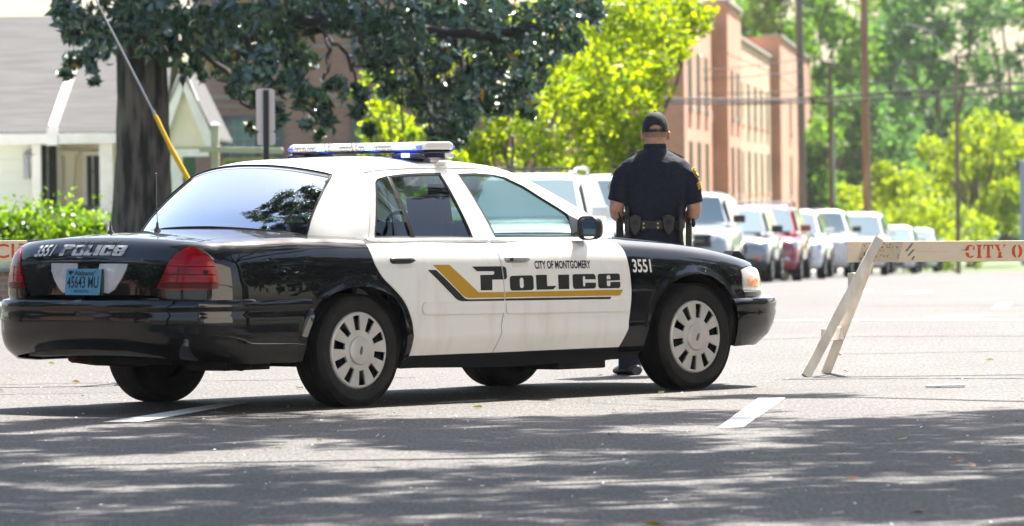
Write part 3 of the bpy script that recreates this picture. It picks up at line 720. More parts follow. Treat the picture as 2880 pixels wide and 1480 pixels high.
decal('city_lettering', [([(x, .781 + .050 * z - .011 * (x - 1.447)) for x, z in v], f)], B(.0022), black_vinyl, front_door)
v, f = fit_text('3551', 2.304, 2.472, 0, 1, .02)
decal('unit_number', [([(x, .744 + .082 * z - .02 * (x - 2.304)) for x, z in v], f)], B(.0022), white_vinyl, fender)
# plain copies of the doors, quarter and fender for the far side
for o in (quarter, fender, rear_door, front_door):
    keep = [c for c in o.children if 'lettering' in c.name or 'number' in c.name]
    for c in keep: c.parent = None
    k = mirror_part(o)
    if o.name.startswith('door'): k['label'] = 'white door on the far side of the car'
    for c in keep: c.parent = o
# mirror on the door
def wing_mirror(sy):
    mb = MB(); rings = []
    for t in np.linspace(0, 1, 9):
        x = 1.865 + .10 * t; k = math.sqrt(max(.03, 1 - (max(0, t - .25) / .76) ** 2)); hw, hh = .082 * k, .074 * k
        rings.append([(x, -1.000 + hw * math.copysign(abs(math.cos(a)) ** .6, math.cos(a)), 1.022 + hh * math.copysign(abs(math.sin(a)) ** .6, math.sin(a))) for a in np.linspace(0, 2 * math.pi, 24, endpoint=False)])
    inner = [[(1.862 + dx, -1.000 + (y + 1.000) * k, 1.022 + (z - 1.022) * k) for _, y, z in rings[0]] for dx, k in ((0, 1), (.001, .88), (.018, .84))]
    mb.rings(inner[::-1] + rings); mr = mb.build('mirror_housing', trim_m, car, smooth=40)
    k = MB(); k.add([(1.879, -1.000 + (y + 1.000) * .85, 1.022 + (z - 1.022) * .85) for _, y, z in rings[0]], [tuple(range(24))]); k.build('mirror_glass', mat('mirror_glass', (.75, .8, .85), rough=.02, metal=1), mr)
    k = MB(); k.rings([[(1.92 + dx, -.86 - .09 * t, z) for dx, z in ((-.05, .965 + .01 * t), (.07, .965 + .01 * t), (.07, .99 + .03 * t), (-.05, .99 + .03 * t))] for t in (0, .5, 1)]); k.build('mirror_foot', trim_m, mr, bevel=.008)
    return mr
mr = wing_mirror(-1)
sheet('mirror_sail', [(1.905, .97), (1.932, 1.104), (2.045, 1.055), (2.10, .965)], GG(.006), mat('sail_grey', (.05, .05, .052), rough=.3), mr, step=.03, thick=.006)
mirror_part(mr)

# wheels
def make_wheel():
    w = MB(); W2 = .118
    prof = [(.225, -W2 + .02), (.24, -W2 + .004), (.262, -W2), (.29, -W2 - .002), (.312, -W2 + .012), (.324, -W2 + .034)]
    tread = []
    for y in (-.078, -.042, -.006, .03, .066):
        tread += [(.3335, y - .026), (.3345, y), (.3335, y + .004), (.326, y + .0055), (.326, y + .0105), (.3335, y + .012)] if y < .06 else [(.3335, y - .026), (.331, y + .02)]
    prof += tread + [(.322, W2 - .02), (.30, W2), (.25, W2), (.22, W2 - .03), (.19, W2 - .06)]
    w.lathe(prof, 72, (0, 0, 0), 'Y'); ty = w.build('tyre', tyre_m, None, smooth=35)
    # hubcap with ten slots
    rs = [0, .03, .062, .080, .086, .108, .120, .206, .211, .218, .224, .229]
    def dep(r): return float(np.interp(r, [0, .03, .062, .080, .086, .108, .20, .214, .224, .229], [-.030, -.0295, -.028, -.024, -.014, -.016, -.010, -.013, -.006, .006])) - W2 + .016
    V = []; F = []; na = 60; idx = {}
    angs = []
    for k in range(10):
        a0 = 36 * k
        for d in (-18, -11.5, -6.8, 0, 6.8, 11.5): angs.append((a0, d))
    for i, r in enumerate(rs):
        for j, (a0, d) in enumerate(angs):
            dd = d
            if abs(d) in (6.8,): dd = math.copysign({.120: 8.4, .206: 7.6}.get(r, 8.0), d)
            if abs(d) == 11.5: dd = math.copysign({.120: 12.5, .206: 9.8}.get(r, 11), d)
            a = R(a0 + dd); V.append((r * math.cos(a), dep(r), r * math.sin(a)))
    for i in range(len(rs) - 1):
        for j in range(60):
            j2 = (j + 1) % 60; d0 = angs[j][1]
            if rs[i] == .120 and d0 in (-6.8, 0): continue
            F.append((i * 60 + j2, i * 60 + j, (i + 1) * 60 + j, (i + 1) * 60 + j2))
    h = MB(); h.add(V, F); hc = h.build('hubcap', cap_m, ty, smooth=40, weld=1e-5)
    k = hc.modifiers.new('s', 'SOLIDIFY'); k.thickness = .014; k.offset = -1
    b = hc.modifiers.new('b', 'BEVEL'); b.width = .003; b.segments = 2; b.limit_method = 'ANGLE'; b.angle_limit = R(45)
    e = MB(); e.lathe([(.0, -.0005), (.012, -.0005), (.0125, .002)], 20, (0, 0, 0), 'Y')
    e.v = [(x * .92, y - W2 + .016 - .031, z * 2.2) for x, y, z in e.v]; em = e.build('hub_emblem', mat('emblem_dark', (.02, .025, .04), rough=.25, coat=.5), hc)
    v, f = fit_text('Ford', -.02, .02, -.006, .008, .01)
    decal('emblem_script', [(v, f)], lambda x, z: (-z * 1.0, -W2 + .016 - .0325, x), chrome, hc)
    d = MB(); d.lathe([(.0, -.02), (.20, -.02), (.215, -.07)], 24, (0, 0, 0), 'Y'); d.lathe([(.02, -.03), (.13, -.03), (.13, -.05), (.02, -.05)], 24, (0, 0, 0), 'Y'); d.build('wheel_disc', dark_int, ty, smooth=40)
    return ty
wh0 = make_wheel()
def put_wheel(x, y, rot, flip, first=False):
    o = wh0 if first else copy_tree(wh0)
    o.name = 'wheel' if first else 'wheel.001'
    o.parent = car; o.location = (x, y, .331); o.rotation_euler = (0, R(rot), math.pi if flip else 0)
    return o
put_wheel(0, -.825, 12, False, True); put_wheel(2.913, -.80, 26, False)
put_wheel(0, .825, 40, True); put_wheel(2.913, .80, 5, True)

# interior
mb = MB()
mb.box((.12, 0, .955), (.62, 1.36, .03)); mb.build('parcel_shelf', grey_int, car, bevel=.01)
def seat(x, y, w, name='seat'):
    m = MB(); m.box((x + .22, y, .48), (.52, w, .16)); m.box((x - .06, y, .78), (.16, w, .60), (0, R(-14), 0)); 
    s = m.build(name, dark_int, car, bevel=.04, seg=3)
    return s
for y in (-.36, .36):
    s = seat(1.30, y, .52); m = MB(); m.box((1.15, y, 1.14), (.10, .28, .17), (0, R(-10), 0)); m.tube([(1.17, y - .06, 1.0), (1.16, y - .06, 1.1)], .008); m.tube([(1.17, y + .06, 1.0), (1.16, y + .06, 1.1)], .008); m.build('headrest', dark_int, s, bevel=.03, seg=3)
s = seat(.45, 0, 1.36)
for y in (-.45, .45): m = MB(); m.box((.32, y, 1.02), (.12, .30, .10)); m.build('headrest', grey_int, s, bevel=.03, seg=3)
m = MB(); m.box((1.98, 0, .90), (.40, 1.44, .17)); m.box((2.12, 0, .93), (.42, 1.4, .05)); m.build('dashboard', dark_int, car, bevel=.03, seg=3)
m = MB(); m.lathe([(.175 + .014 * math.cos(a), .014 * math.sin(a)) for a in np.linspace(0, 2 * math.pi, 9)], 32, (0, 0, 0), 'X'); m.box((0, 0, 0), (.02, .34, .05)); m.ball((-.01, 0, 0), (.02, .06, .06)); sw = m.build('steering_wheel', grey_int, car, smooth=50); sw.location = (1.66, .36, .97); sw.rotation_euler = (0, R(-24), 0)
m = MB(); m.tube([(1.66, 0, 1.385), (1.64, 0, 1.31)], .008); m.box((1.62, 0, 1.27), (.03, .24, .07)); m.build('rear_view_mirror', dark_int, car, bevel=.01)
m = MB(); m.box((1.72, -.10, .86), (.05, .30, .24), (0, R(-12), 0)); m.tube([(1.74, -.1, .5), (1.74, -.1, .8)], .025); m.build('dash_laptop', dark_int, car, bevel=.008)
m = MB(); m.box((1.02, 0, .75), (.03, 1.36, .62)); 
m.tube([(1.02, -.66, 1.06), (1.02, .66, 1.06)], .015); m.build('prisoner_partition', dark_int, car, bevel=.005)
m = MB(); m.rings([arc(x, -.03, y_in=.03) for x in np.linspace(.12, 1.46, 12)], cap=False, closed=False); m.build('headliner', grey_int, car, smooth=180)
m = MB()
for sy in (-1, 1): m.box((1.05, sy * .80, .80), (1.9, .04, .30))
m.build('door_card', grey_int, car, bevel=.01)

# light bar
def lb_ring(y, x0, x1, z0, z1, r=.03):
    return [(x0 + (x1 - x0) * a, y, z0 + (z1 - z0) * b) for a, b in ((.08, 0), (.92, 0), (1, .25), (1, .72), (.88, 1), (.12, 1), (0, .72), (0, .25))]
def lbm(name, ys, x0, x1, z0, z1, m, parent=None, bevel=.008, ends=None):
    parent = parent or LB; k = MB(); k.rings([lb_ring(y, x0 + (ends or {}).get(y, 0), x1 - (ends or {}).get(y, 0), z0, z1) for y in ys]); return k.build(name, m, parent, bevel=bevel)
XL0, XL1 = -.135, .145
LB = lbm('light_bar', [-.60, -.575, .575, .60], XL0, XL1, 1.508, 1.556, lens_white, parent=car, ends={-.60: .02, .60: .02}); LB.location = (1.0, 0, 0)
lbm('base', [-.58, .58], XL0 + .02, XL1 - .02, 1.492, 1.512, lamp_house)
lbm('end_housing', [-.60, -.585, -.33], XL0 - .005, XL1 - .01, 1.452, 1.497, lamp_house, ends={-.60: .02})
lbm('end_housing', [.60, .585, .45], XL0, XL1 - .01, 1.462, 1.497, lamp_house)
for y0, y1, m, nm in ((-.585, -.545, blue_lens, 'corner_lens'), (.545, .585, blue_lens, 'corner_lens')): lbm(nm, [y0, y1], XL0 - .008, XL1 + .008, 1.512, 1.538, m, bevel=.004)
def leds(ys, m, name):
    k = MB()
    k.box((XL0 + .001, (ys[0] + ys[-1]) / 2, 1.5245), (.006, abs(ys[-1] - ys[0]) + .02, .022))
    for y in ys: k.ball((XL0 - .002, y, 1.5245), (.008, .013, .014), 10, 6)
    k.build(name, m, LB, smooth=60)
leds([-.50, -.475, -.45, -.425, -.40, -.375, -.35], led_on, 'blue_led_row'); leds([-.16, -.135, -.115], led_on, 'blue_led_row'); leds([.27, .295, .32], led_on, 'blue_led_row')
leds([-.32, -.295, -.27, -.245, -.22, -.19], led_off, 'led_row'); leds([-.08, -.055], led_off, 'led_row'); leds([.02, .045, .07, .095, .12], led_off, 'led_row'); leds([.35, .375, .40], led_off, 'led_row'); leds([.44, .465, .49, .515], led_off, 'led_row')
k = MB()
for y in (-.345, -.02, .02, .22, .26): k.box((.005, y, 1.533), (XL1 - XL0 + .006, .006, .05))
k.build('lens_joint', led_off, LB)
k = MB(); k.box((XL0 - .008, -.46, 1.476), (.012, .07, .028)); k.build('alley_lamp', mat('alley_lamp', (.5, .5, .6), rough=.1, coat=1, emit=(.35, .45, 1), estr=.5), LB, bevel=.004)
k = MB(); k.box((XL1 - .06, -.604, 1.474), (.07, .012, .03)); k.build('alley_lamp', clear_lens, LB, bevel=.004)
k = MB()
for sy in (-1, 1): k.box((.0, sy * .555, 1.445), (.12, .07, .035)); k.rings([[(x, sy * y, z) for x, z in ((-.035, 1.455), (.035, 1.455), (.035, 1.47), (-.035, 1.47))] for y in (.55, .20)])
k.build('mounting_foot', mat('foot_metal', (.30, .29, .28), rough=.4, metal=.6), LB, bevel=.006)
k = MB(); k.box((0, -.63, 1.425), (.10, .05, .012), (R(-28), 0, 0)); k.build('roof_clip', white_paint, LB, bevel=.004)
# antennas
for name, x, y, h, r in (('whip_antenna', -.690, .05, .335, .0028), ('stub_antenna', -.62, .55, .075, .004)):
    z = zdeck(x, y); k = MB(); k.lathe([(.022, 0), (.020, .012), (.010, .024), (.007, .05), (.0055, .052)], 12, (x, y, z)); k.tube([(x, y, z + .045), (x - .004, y, z + .14 if h > .2 else z + h), (x - .006, y, z + h)], r, 6)
    if h > .2: k.ball((x - .006, y, z + h), .006, 8, 6); k.tube([(x, y, z + .12), (x - .002, y, z + .135)], .006, 6)
    k.build(name, mat('antenna_metal', (.10, .095, .09), rough=.35, metal=.6), car, smooth=50)

# ------------------------------------------------------------------ ground, road and markings
def ground_sheet(name, poly_fn, xs, ys, m, lift=0.0):
    # a sheet following the fall of the land; poly_fn(x, y) says where it lies
    V = []; F = []; id_ = {}
    for j, y in enumerate(ys):
        for i, x in enumerate(xs):
            px_, py_ = poly_fn(x, y); V.append((px_, py_, gz(py_) + lift))
    n = len(xs)
    for j in range(len(ys) - 1):
        for i in range(n - 1): F.append((j * n + i, j * n + i + 1, (j + 1) * n + i + 1, (j + 1) * n + i))
    mb = MB(); mb.add(V, F); o = mb.build(name, m, None, smooth=180, fix=False); return tag(o, kind='structure')
ys = list(np.arange(-40, 45, 5)) + list(np.arange(45, 80, 2.5)) + list(np.arange(80, 240, 8)) + [260, 320, 500, 900, 1400, 2000]
def terrain_fn(x, y): return (x, y)
grass_m = mat('grass', (.055, .085, .022), rough=.9, var=.5, vscale=1.5, bump=.6, bscale=40, detail=8)
V = []; F = []; xs = [-900, -300, -120, -60, -30, -15, -8, -4, 0, 6, 12, 20, 30, 45, 60, 90, 150, 400, 900]
for j, y in enumerate(ys):
    for x in xs: V.append((x, y, gz(min(y, 245)) - .05))
n = len(xs)
for j in range(len(ys) - 1):
    for i in range(n - 1): F.append((j * n + i, j * n + i + 1, (j + 1) * n + i + 1, (j + 1) * n + i))
mb = MB(); mb.add(V, F); tag(mb.build('ground', grass_m, None, smooth=180, fix=False), kind='structure')

def asphalt():
    m = bpy.data.materials.new('asphalt'); m.use_nodes = True; N, L = m.node_tree.nodes, m.node_tree.links; p = N['Principled BSDF']
    tc = N.new('ShaderNodeTexCoord')
    def noise(scale, detail=3, rough=.6, st=None):
        n = N.new('ShaderNodeTexNoise'); n.inputs['Scale'].default_value = scale; n.inputs['Detail'].default_value = detail; n.inputs['Roughness'].default_value = rough
        if st:
            mp = N.new('ShaderNodeMapping'); mp.inputs['Scale'].default_value = st; L.new(tc.outputs['Object'], mp.inputs[0]); L.new(mp.outputs[0], n.inputs['Vector'])
        else: L.new(tc.outputs['Object'], n.inputs['Vector'])
        return n.outputs['Fac']
    def ramp(src, stops):
        r = N.new('ShaderNodeValToRGB'); e = r.color_ramp.elements; e[0].position = stops[0][0]; e[0].color = (*stops[0][1], 1); e[1].position = stops[-1][0]; e[1].color = (*stops[-1][1], 1)
        for q, c in stops[1:-1]: x = e.new(q); x.color = (*c, 1)
        L.new(src, r.inputs[0]); return r.outputs[0]
    def mix(a, b, f, mode='MIX'):
        x = N.new('ShaderNodeMixRGB'); x.blend_type = mode
        if isinstance(f, float): x.inputs[0].default_value = f
        else: L.new(f, x.inputs[0])
        L.new(a, x.inputs[1]); L.new(b, x.inputs[2]); return x.outputs[0]
    base = ramp(noise(.35, 5, .65), [(.3, (.056, .051, .048)), (.55, (.070, .064, .060)), (.75, (.083, .076, .071))])
    v = N.new('ShaderNodeTexVoronoi'); v.inputs['Scale'].default_value = 62; L.new(tc.outputs['Object'], v.inputs['Vector'])
    stone = ramp(v.outputs['Color'], [(.0, (.30, .30, .31)), (.35, (.75, .74, .73)), (.6, (1.05, 1.04, 1.02)), (.85, (1.25, 1.22, 1.18)), (1.0, (2.3, 2.3, 2.3))])
    c = mix(base, stone, .85, 'MULTIPLY')
    gap = ramp(noise(95, 2, .6), [(.30, (.25, .25, .27)), (.46, (1, 1, 1)), (1, (1, 1, 1))])
    c = mix(c, gap, .8, 'MULTIPLY')
    st = ramp(noise(.8, 4, .6, (1.6, .12, 1)), [(.35, (.84, .84, .85)), (.6, (1.05, 1.04, 1.03))])
    c = mix(c, st, .7, 'MULTIPLY')
    gr = ramp(noise(1.0, 2, .5, (60, 5, 1)), [(.36, (.48, .48, .49)), (.5, (1, 1, 1)), (.64, (1.45, 1.43, 1.40))])
    c = mix(c, gr, .85, 'MULTIPLY')
    L.new(c, p.inputs['Base Color']); p.inputs['Roughness'].default_value = .72; p.inputs['Specular IOR Level'].default_value = .35
    b = N.new('ShaderNodeBump'); b.inputs['Strength'].default_value = .8; b.inputs['Distance'].default_value = .006; L.new(v.outputs['Distance'], b.inputs['Height'])
    b2 = N.new('ShaderNodeBump'); b2.inputs['Strength'].default_value = .4; b2.inputs['Distance'].default_value = .01; L.new(noise(120, 2), b2.inputs['Height']); L.new(b.outputs[0], b2.inputs['Normal'])
    L.new(b2.outputs[0], p.inputs['Normal']); return m
asph = asphalt()
STREET = .118
def street_left(y): return 2.2 + STREET * (y - 113)
# the crossing in front and the street running away on the far side
ysr = [y for y in ys if y <= 60] + [60]
ground_sheet('road', lambda x, y: (x, y), [-90, -45, -20, -10, -5, 0, 5, 10, 20, 45, 90], sorted(set(ysr)), asph)
ground_sheet('street', lambda t, y: (street_left(y) - .4 + t * (78 - street_left(y)), y), list(np.linspace(0, 1, 12)), [60] + [y for y in ys if 60 < y <= 184] + [186], asph)
kerb_m = mat('concrete', (.36, .34, .31), rough=.9, var=.2, vscale=3, bump=.2)
mb = MB()
mb.rings([[(street_left(y) - .4 + dx, y, gz(y) + dz) for dx, dz in ((-1.9, -.04), (-1.9, .13), (-.02, .13), (0, .10), (0, -.04))] for y in [61] + [q for q in ys if 61 < q <= 235]])
tag(mb.build('pavement', kerb_m, None, smooth=30), kind='structure')
mb = MB(); mb.rings([[(x, 60.0 + dy, gz(60) + dz) for dy, dz in ((1.9, -.04), (1.9, .13), (.02, .13), (0, .10), (0, -.04))] for x in (-90, -45, -6)])
tag(mb.build('pavement', kerb_m, None, smooth=30), kind='structure')
# painted marks
paint = mat('road_paint', (.74, .73, .70), rough=.8, var=.2, vscale=18, var_col=(.38, .36, .34), vlo=.30, vhi=.42)
def mark(name, pts, lift=.004, m=None):
    v, f = fill(pts, 1.5); mb = MB(); mb.add([(x, y, gz(y) + lift) for x, y in v], f); return tag(mb.build(name, m or paint, None, smooth=180, fix=False), kind='structure')
mark('lane_dash', [(1.07, 29.85), (1.20, 29.82), (1.62, 33.88), (1.46, 33.9)])
mark('lane_dash', [(-2.28, 31.5), (-2.06, 31.5), (-1.60, 34.1), (-1.76, 34.1)])
mark('lane_dash', [(4.9, 58.3), (5.05, 58.3), (5.5, 62.5), (5.35, 62.5)]); mark('lane_dash', [(5.3, 77), (5.5, 77), (6.0, 81), (5.8, 81)])
mark('lane_dash', [(4.6, 80), (4.85, 80), (5.4, 85), (5.15, 85)]); mark('lane_dash', [(8.6, 96), (8.9, 96), (9.7, 102), (9.4, 102)])
mark('stop_line', [(-2, 56.0), (-2, 55.72), (8, 51.0), (8, 51.28)])
mark('stop_line', [(3.9, 53.9), (4.35, 53.65), (4.6, 55.1), (4.2, 55.3)])
tar = mat('crack_tar', (.03, .03, .032), rough=.8)
def crack(pts, w, lift=.004):
    P = []; rr = np.random.default_rng(int(abs(pts[0][0]) * 100 + pts[0][1] * 7))
    for (x0, y0), (x1, y1) in zip(pts[:-1], pts[1:]):
        k = max(2, int(math.hypot(x1 - x0, y1 - y0) / .06))
        for j in range(k): t = j / k; P.append((x0 + (x1 - x0) * t, y0 + (y1 - y0) * t + rr.normal(0, .018)))
    L_ = []; Q = []
    for i, (x, y) in enumerate(P):
        ww = w * rr.uniform(.4, 1.3); L_.append((x, y + ww / 2)); Q.append((x, y - ww / 2))
    V = [(x, y, gz(y) + lift) for x, y in L_ + Q]; n = len(P)
    mb = MB(); mb.add(V, [(n + i, n + i + 1, i + 1, i) for i in range(n - 1)]); return tag(mb.build('road_crack', tar, None, fix=False), kind='structure')
crack([(1.75, 37.15), (2.6, 36.95), (4.2, 36.4), (6, 36.1)], .085); crack([(-5, 37.75), (-3.4, 37.95), (-2.3, 38.15), (-1.55, 38.2), (-.6, 38.35)], .06)
crack([(-5, 35.9), (-3.2, 36.1), (-2.4, 36.2)], .035); crack([(1.0, 46), (2.8, 47.2), (5, 46.5)], .08); crack([(2.4, 42.4), (3.6, 42.6), (6, 42.0)], .05); crack([(3, 62), (5, 61), (9, 60)], .12)
crack([(.42, 33.6), (.75, 33.0), (1.0, 32.6)], .03); crack([(1.8, 52.5), (2.3, 53.6), (3.0, 54)], .12)
crack([(.6, 30.3), (.9, 29.2), (.85, 28.4)], .05)
mb = MB(); k = at(2690, 1099, 35.0)
mb.box((2.68, 35.3, .012), (.24, .10, .012)); tag(mb.build('flat_litter', mat('paper_white', (.7, .72, .75), rough=.6), None), 'flat white strip of litter lying on the sunlit road below the barricade board', 'litter')
# leaves and bright grit on the road
def scatter(name, n, x0, x1, y0, y1, size, m, kind):
    V = []; F = []
    for i in range(n):
        y = rng.uniform(y0, y1); x = rng.uniform(x0, x1) * y / 34; s = size * rng.uniform(.5, 1.3); a = rng.uniform(0, 6.28); c, d = math.cos(a) * s, math.sin(a) * s; h = rng.uniform(.2, .6) * s
        b = len(V); V += [(x - c, y - d, gz(y) + .006), (x - d * .5, y + c * .5, gz(y) + .006 + h), (x + c, y + d, gz(y) + .006 + h * .5), (x + d * .5, y - c * .5, gz(y) + .006)]; F.append((b, b + 1, b + 2, b + 3))
    mb = MB(); mb.add(V, F); return tag(mb.build(name, m, None, fix=False), kind='stuff')
tag(scatter('fallen_leaves', 46, -3.2, 3.2, 21, 44, .035, leaf('litter_leaf', (.16, .05, .015), (.10, .16, .03), .2), 'stuff'), 'scattered fallen leaves on the asphalt', 'fallen leaves')
tag(scatter('road_grit', 420, -3.2, 3.2, 20.5, 40, .009, mat('pale_grit', (.72, .72, .74), rough=.4), 'stuff'), 'pale grit flecks lying on the asphalt', 'grit')

# ------------------------------------------------------------------ buildings
def brick(name, c1, c2, mortar, scale=1.0, bw=.21, bh=.07, msize=.008, bump=.3):
    m = bpy.data.materials.new(name); m.use_nodes = True; N, L = m.node_tree.nodes, m.node_tree.links; p = N['Principled BSDF']
    tc = N.new('ShaderNodeTexCoord'); sp = N.new('ShaderNodeSeparateXYZ'); L.new(tc.outputs['Object'], sp.inputs[0])
    ad = N.new('ShaderNodeMath'); L.new(sp.outputs[0], ad.inputs[0]); L.new(sp.outputs[1], ad.inputs[1])
    cb = N.new('ShaderNodeCombineXYZ'); L.new(ad.outputs[0], cb.inputs[0]); L.new(sp.outputs[2], cb.inputs[1])
    b = N.new('ShaderNodeTexBrick'); L.new(cb.outputs[0], b.inputs['Vector'])
    b.inputs['Color1'].default_value = (*c1, 1); b.inputs['Color2'].default_value = (*c2, 1); b.inputs['Mortar'].default_value = (*mortar, 1); b.inputs['Scale'].default_value = scale; b.inputs['Mortar Size'].default_value = msize; b.inputs['Brick Width'].default_value = bw; b.inputs['Row Height'].default_value = bh
    n = N.new('ShaderNodeTexNoise'); n.inputs['Scale'].default_value = .5; n.inputs['Detail'].default_value = 5; L.new(tc.outputs['Object'], n.inputs['Vector'])
    r = N.new('ShaderNodeValToRGB'); r.color_ramp.elements[0].color = (.75, .75, .75, 1); r.color_ramp.elements[0].position = .3; r.color_ramp.elements[1].color = (1.15, 1.13, 1.1, 1); r.color_ramp.elements[1].position = .7; L.new(n.outputs['Fac'], r.inputs[0])
    x = N.new('ShaderNodeMixRGB'); x.blend_type = 'MULTIPLY'; x.inputs[0].default_value = 1; L.new(b.outputs['Color'], x.inputs[1]); L.new(r.outputs[0], x.inputs[2]); L.new(x.outputs[0], p.inputs['Base Color']); p.inputs['Roughness'].default_value = .9
    return m
def P3(px, py, D): return at(px * 1.11801, py * 1.11801, D)       # coordinates read off a 2576 px wide view
white_wood = mat('white_wood', (.78, .76, .70), rough=.7, var=.06, vscale=4)
cream = mat('cream_siding', (.72, .66, .50), rough=.75, var=.05, vscale=3)
def siding(name, col):
    m = mat(name, col, rough=.75); N, L = m.node_tree.nodes, m.node_tree.links; p = N['Principled BSDF']
    tc = N.new('ShaderNodeTexCoord'); w = N.new('ShaderNodeTexWave'); w.bands_direction = 'Z'; w.wave_profile = 'SAW'; w.inputs['Scale'].default_value = 1.35; L.new(tc.outputs['Object'], w.inputs['Vector'])
    b = N.new('ShaderNodeBump'); b.inputs['Strength'].default_value = 1; b.inputs['Distance'].default_value = .02; L.new(w.outputs['Fac'], b.inputs['Height']); L.new(b.outputs[0], p.inputs['Normal']); return m
pale_sid = siding('pale_green_siding', (.62, .66, .58)); cream_sid = siding('cream_lap_siding', (.74, .67, .49))
def shingle():
    m = mat('grey_shingles', (.078, .075, .075), rough=.95, var=.2, vscale=2.5, stretch=(.4, 1, 8)); return m
sh_m = shingle(); win_dark = mat('window_dark', (.02, .022, .022), rough=.12, coat=.5); green_win = mat('green_tinted_pane', (.10, .20, .165), rough=.10, coat=.6, var=.25, vscale=.8)
# cottage behind the hedge
mb = MB(); mb.rings([[(x, y, gz(y) + .02) for y in (84, 90, 96, 102, 112)] for x in (-26, -14, -4.5)], cap=False, closed=False); tag(mb.build('bounce_yard', mat('pale_concrete', (.56, .52, .46), rough=.9, var=.1, vscale=2), None), kind='structure')  # pale slab added unseen behind the hedge to bounce light onto the cottage
DH = 108.0; gh = gz(DH)
house = empty('cottage', (P3(120, 600, DH).x, DH, gh), 0, 'white and cream cottage with grey shingle roof and barred porch windows behind the hedge', 'house')
def hpart(mb, name, m, parent=house, **k):
    o = mb.build(name, m, None, **k); o.data.transform(Matrix.Translation(-house.location)); o.parent = parent if parent is house else parent; return o
xL, xR = P3(-260, 0, DH).x, P3(420, 0, DH).x
ez = P3(0, 338, DH).z; top = P3(0, 42, DH + 4).z
mb = MB(); x1 = P3(86, 0, DH).x; mb.box(((xL + x1) / 2, DH + .1, (gh + ez) / 2), (x1 - xL, .2, ez - gh)); hpart(mb, 'wall', pale_sid)
mb = MB(); x0, x1_ = P3(80, 0, DH).x, P3(300, 0, DH).x; mb.box(((x0 + x1_) / 2 + .5, DH + 1.6, (gh + ez) / 2 + .2), (x1_ - x0 + 1.2, .2, ez - gh + .6)); wall2 = hpart(mb, 'porch_wall', cream_sid)
mb = MB(); mb.rings([[(x, DH - .5, ez - .02), (x, DH - .5, ez + .02), (x, DH + 4.2, top), (x, DH + 9, ez), (x, DH + 9, ez - .06), (x, DH + 4.2, top - .12)] for x in (xL, xR)]); roof_h = hpart(mb, 'roof', sh_m)
mb = MB(); mb.box(((xL + xR) / 2, DH - .53, ez - .10), (xR - xL, .06, .20)); mb.box(((xL + xR) / 2, DH + .35, ez - .13), (xR - xL, 1.7, .04)); hpart(mb, 'eave_board', white_wood)
mb = MB(); a, b = P3(200, 185, DH + 2.2), P3(137, 330, DH - .4); b.z = ez + .10; a = Vector((a.x, DH + 2.3, ez + .10 + (top - ez) * 2.8 / 4.7)); mb.beam(a, b, .14, .12); mb.box((b.x, b.y - .16, ez - .06), (.20, .1, .34)); hpart(mb, 'rake_trim', white_wood)
for pxx, w in ((96, .17), (272, .26)):
    mb = MB(); c = P3(pxx, 0, DH - .3); mb.box((c.x, DH - .3, (gh + ez) / 2 - .1), (w, w, ez - gh - .2)); hpart(mb, 'porch_post', white_wood, bevel=.01)
for pa, pb, pt, pbt in ((108, 146, 366, 520), (223, 257, 392, 520)):
    a, b = P3(pa, pt, DH + 1.45), P3(pb, pbt, DH + 1.45)
    mb = MB(); mb.box(((a.x + b.x) / 2, DH + 1.47, (a.z + b.z) / 2), (b.x - a.x, .08, a.z - b.z)); f_ = hpart(mb, 'window', win_dark)
    mb = MB()
    for k in range(7): mb.tube([(a.x + (b.x - a.x) * k / 6, DH + 1.38, b.z), (a.x + (b.x - a.x) * k / 6, DH + 1.38, a.z)], .008, 5)
    for q in (.3, .7): mb.tube([(a.x, DH + 1.38, b.z + (a.z - b.z) * q), (b.x, DH + 1.38, b.z + (a.z - b.z) * q)], .008, 5)
    o = hpart(mb, 'window_bar', mat('iron_black', (.02, .02, .02), rough=.5), f_)
    mb = MB(); mb.box(((a.x * .58 + b.x * .42), DH + 1.425, (a.z + b.z) / 2), ((b.x - a.x) * .12, .02, (a.z - b.z))); hpart(mb, 'curtain', white_wood, f_)
    mb = MB()
    for sx in (a.x - .04, b.x + .04): mb.box((sx, DH + 1.45, (a.z + b.z) / 2), (.08, .1, a.z - b.z + .16))
    mb.box(((a.x + b.x) / 2, DH + 1.45, a.z + .04), (b.x - a.x, .1, .08)); hpart(mb, 'window_frame', white_wood, f_)
a, b = P3(168, 392, DH + 1.45), P3(190, 560, DH + 1.45); mb = MB(); mb.box(((a.x + b.x) / 2, DH + 1.46, (a.z + b.z) / 2), (b.x - a.x, .08, a.z - b.z)); mb.box(((a.x + b.x) / 2, DH + 1.44, a.z + .05), (b.x - a.x + .2, .08, .1)); hpart(mb, 'door', mat('cream_door', (.76, .72, .60), rough=.6))
c = P3(84, 390, DH - .2); mb = MB(); mb.lathe([(.03, .12), (.06, .10), (.16, 0), (.15, -.01), (.04, -.02), (.03, -.16)], 16, (c.x, DH - .25, c.z)); mb.box((c.x - .12, DH - .05, c.z - .2), (.1, .12, .5)); mb.tube([(c.x - .1, DH - .1, c.z + .03), (c.x, DH - .25, c.z + .12)], .02); hpart(mb, 'porch_lamp', mat('grey_lamp', (.30, .32, .35), rough=.4, metal=.4), smooth=40)
mb = MB(); c = P3(200, 517, DH); mb.box((c.x, DH + .2, c.z - .05), (P3(290, 0, DH).x - P3(140, 0, DH).x, .1, .10)); hpart(mb, 'porch_rail', mat('dark_rail', (.03, .03, .03), rough=.6))
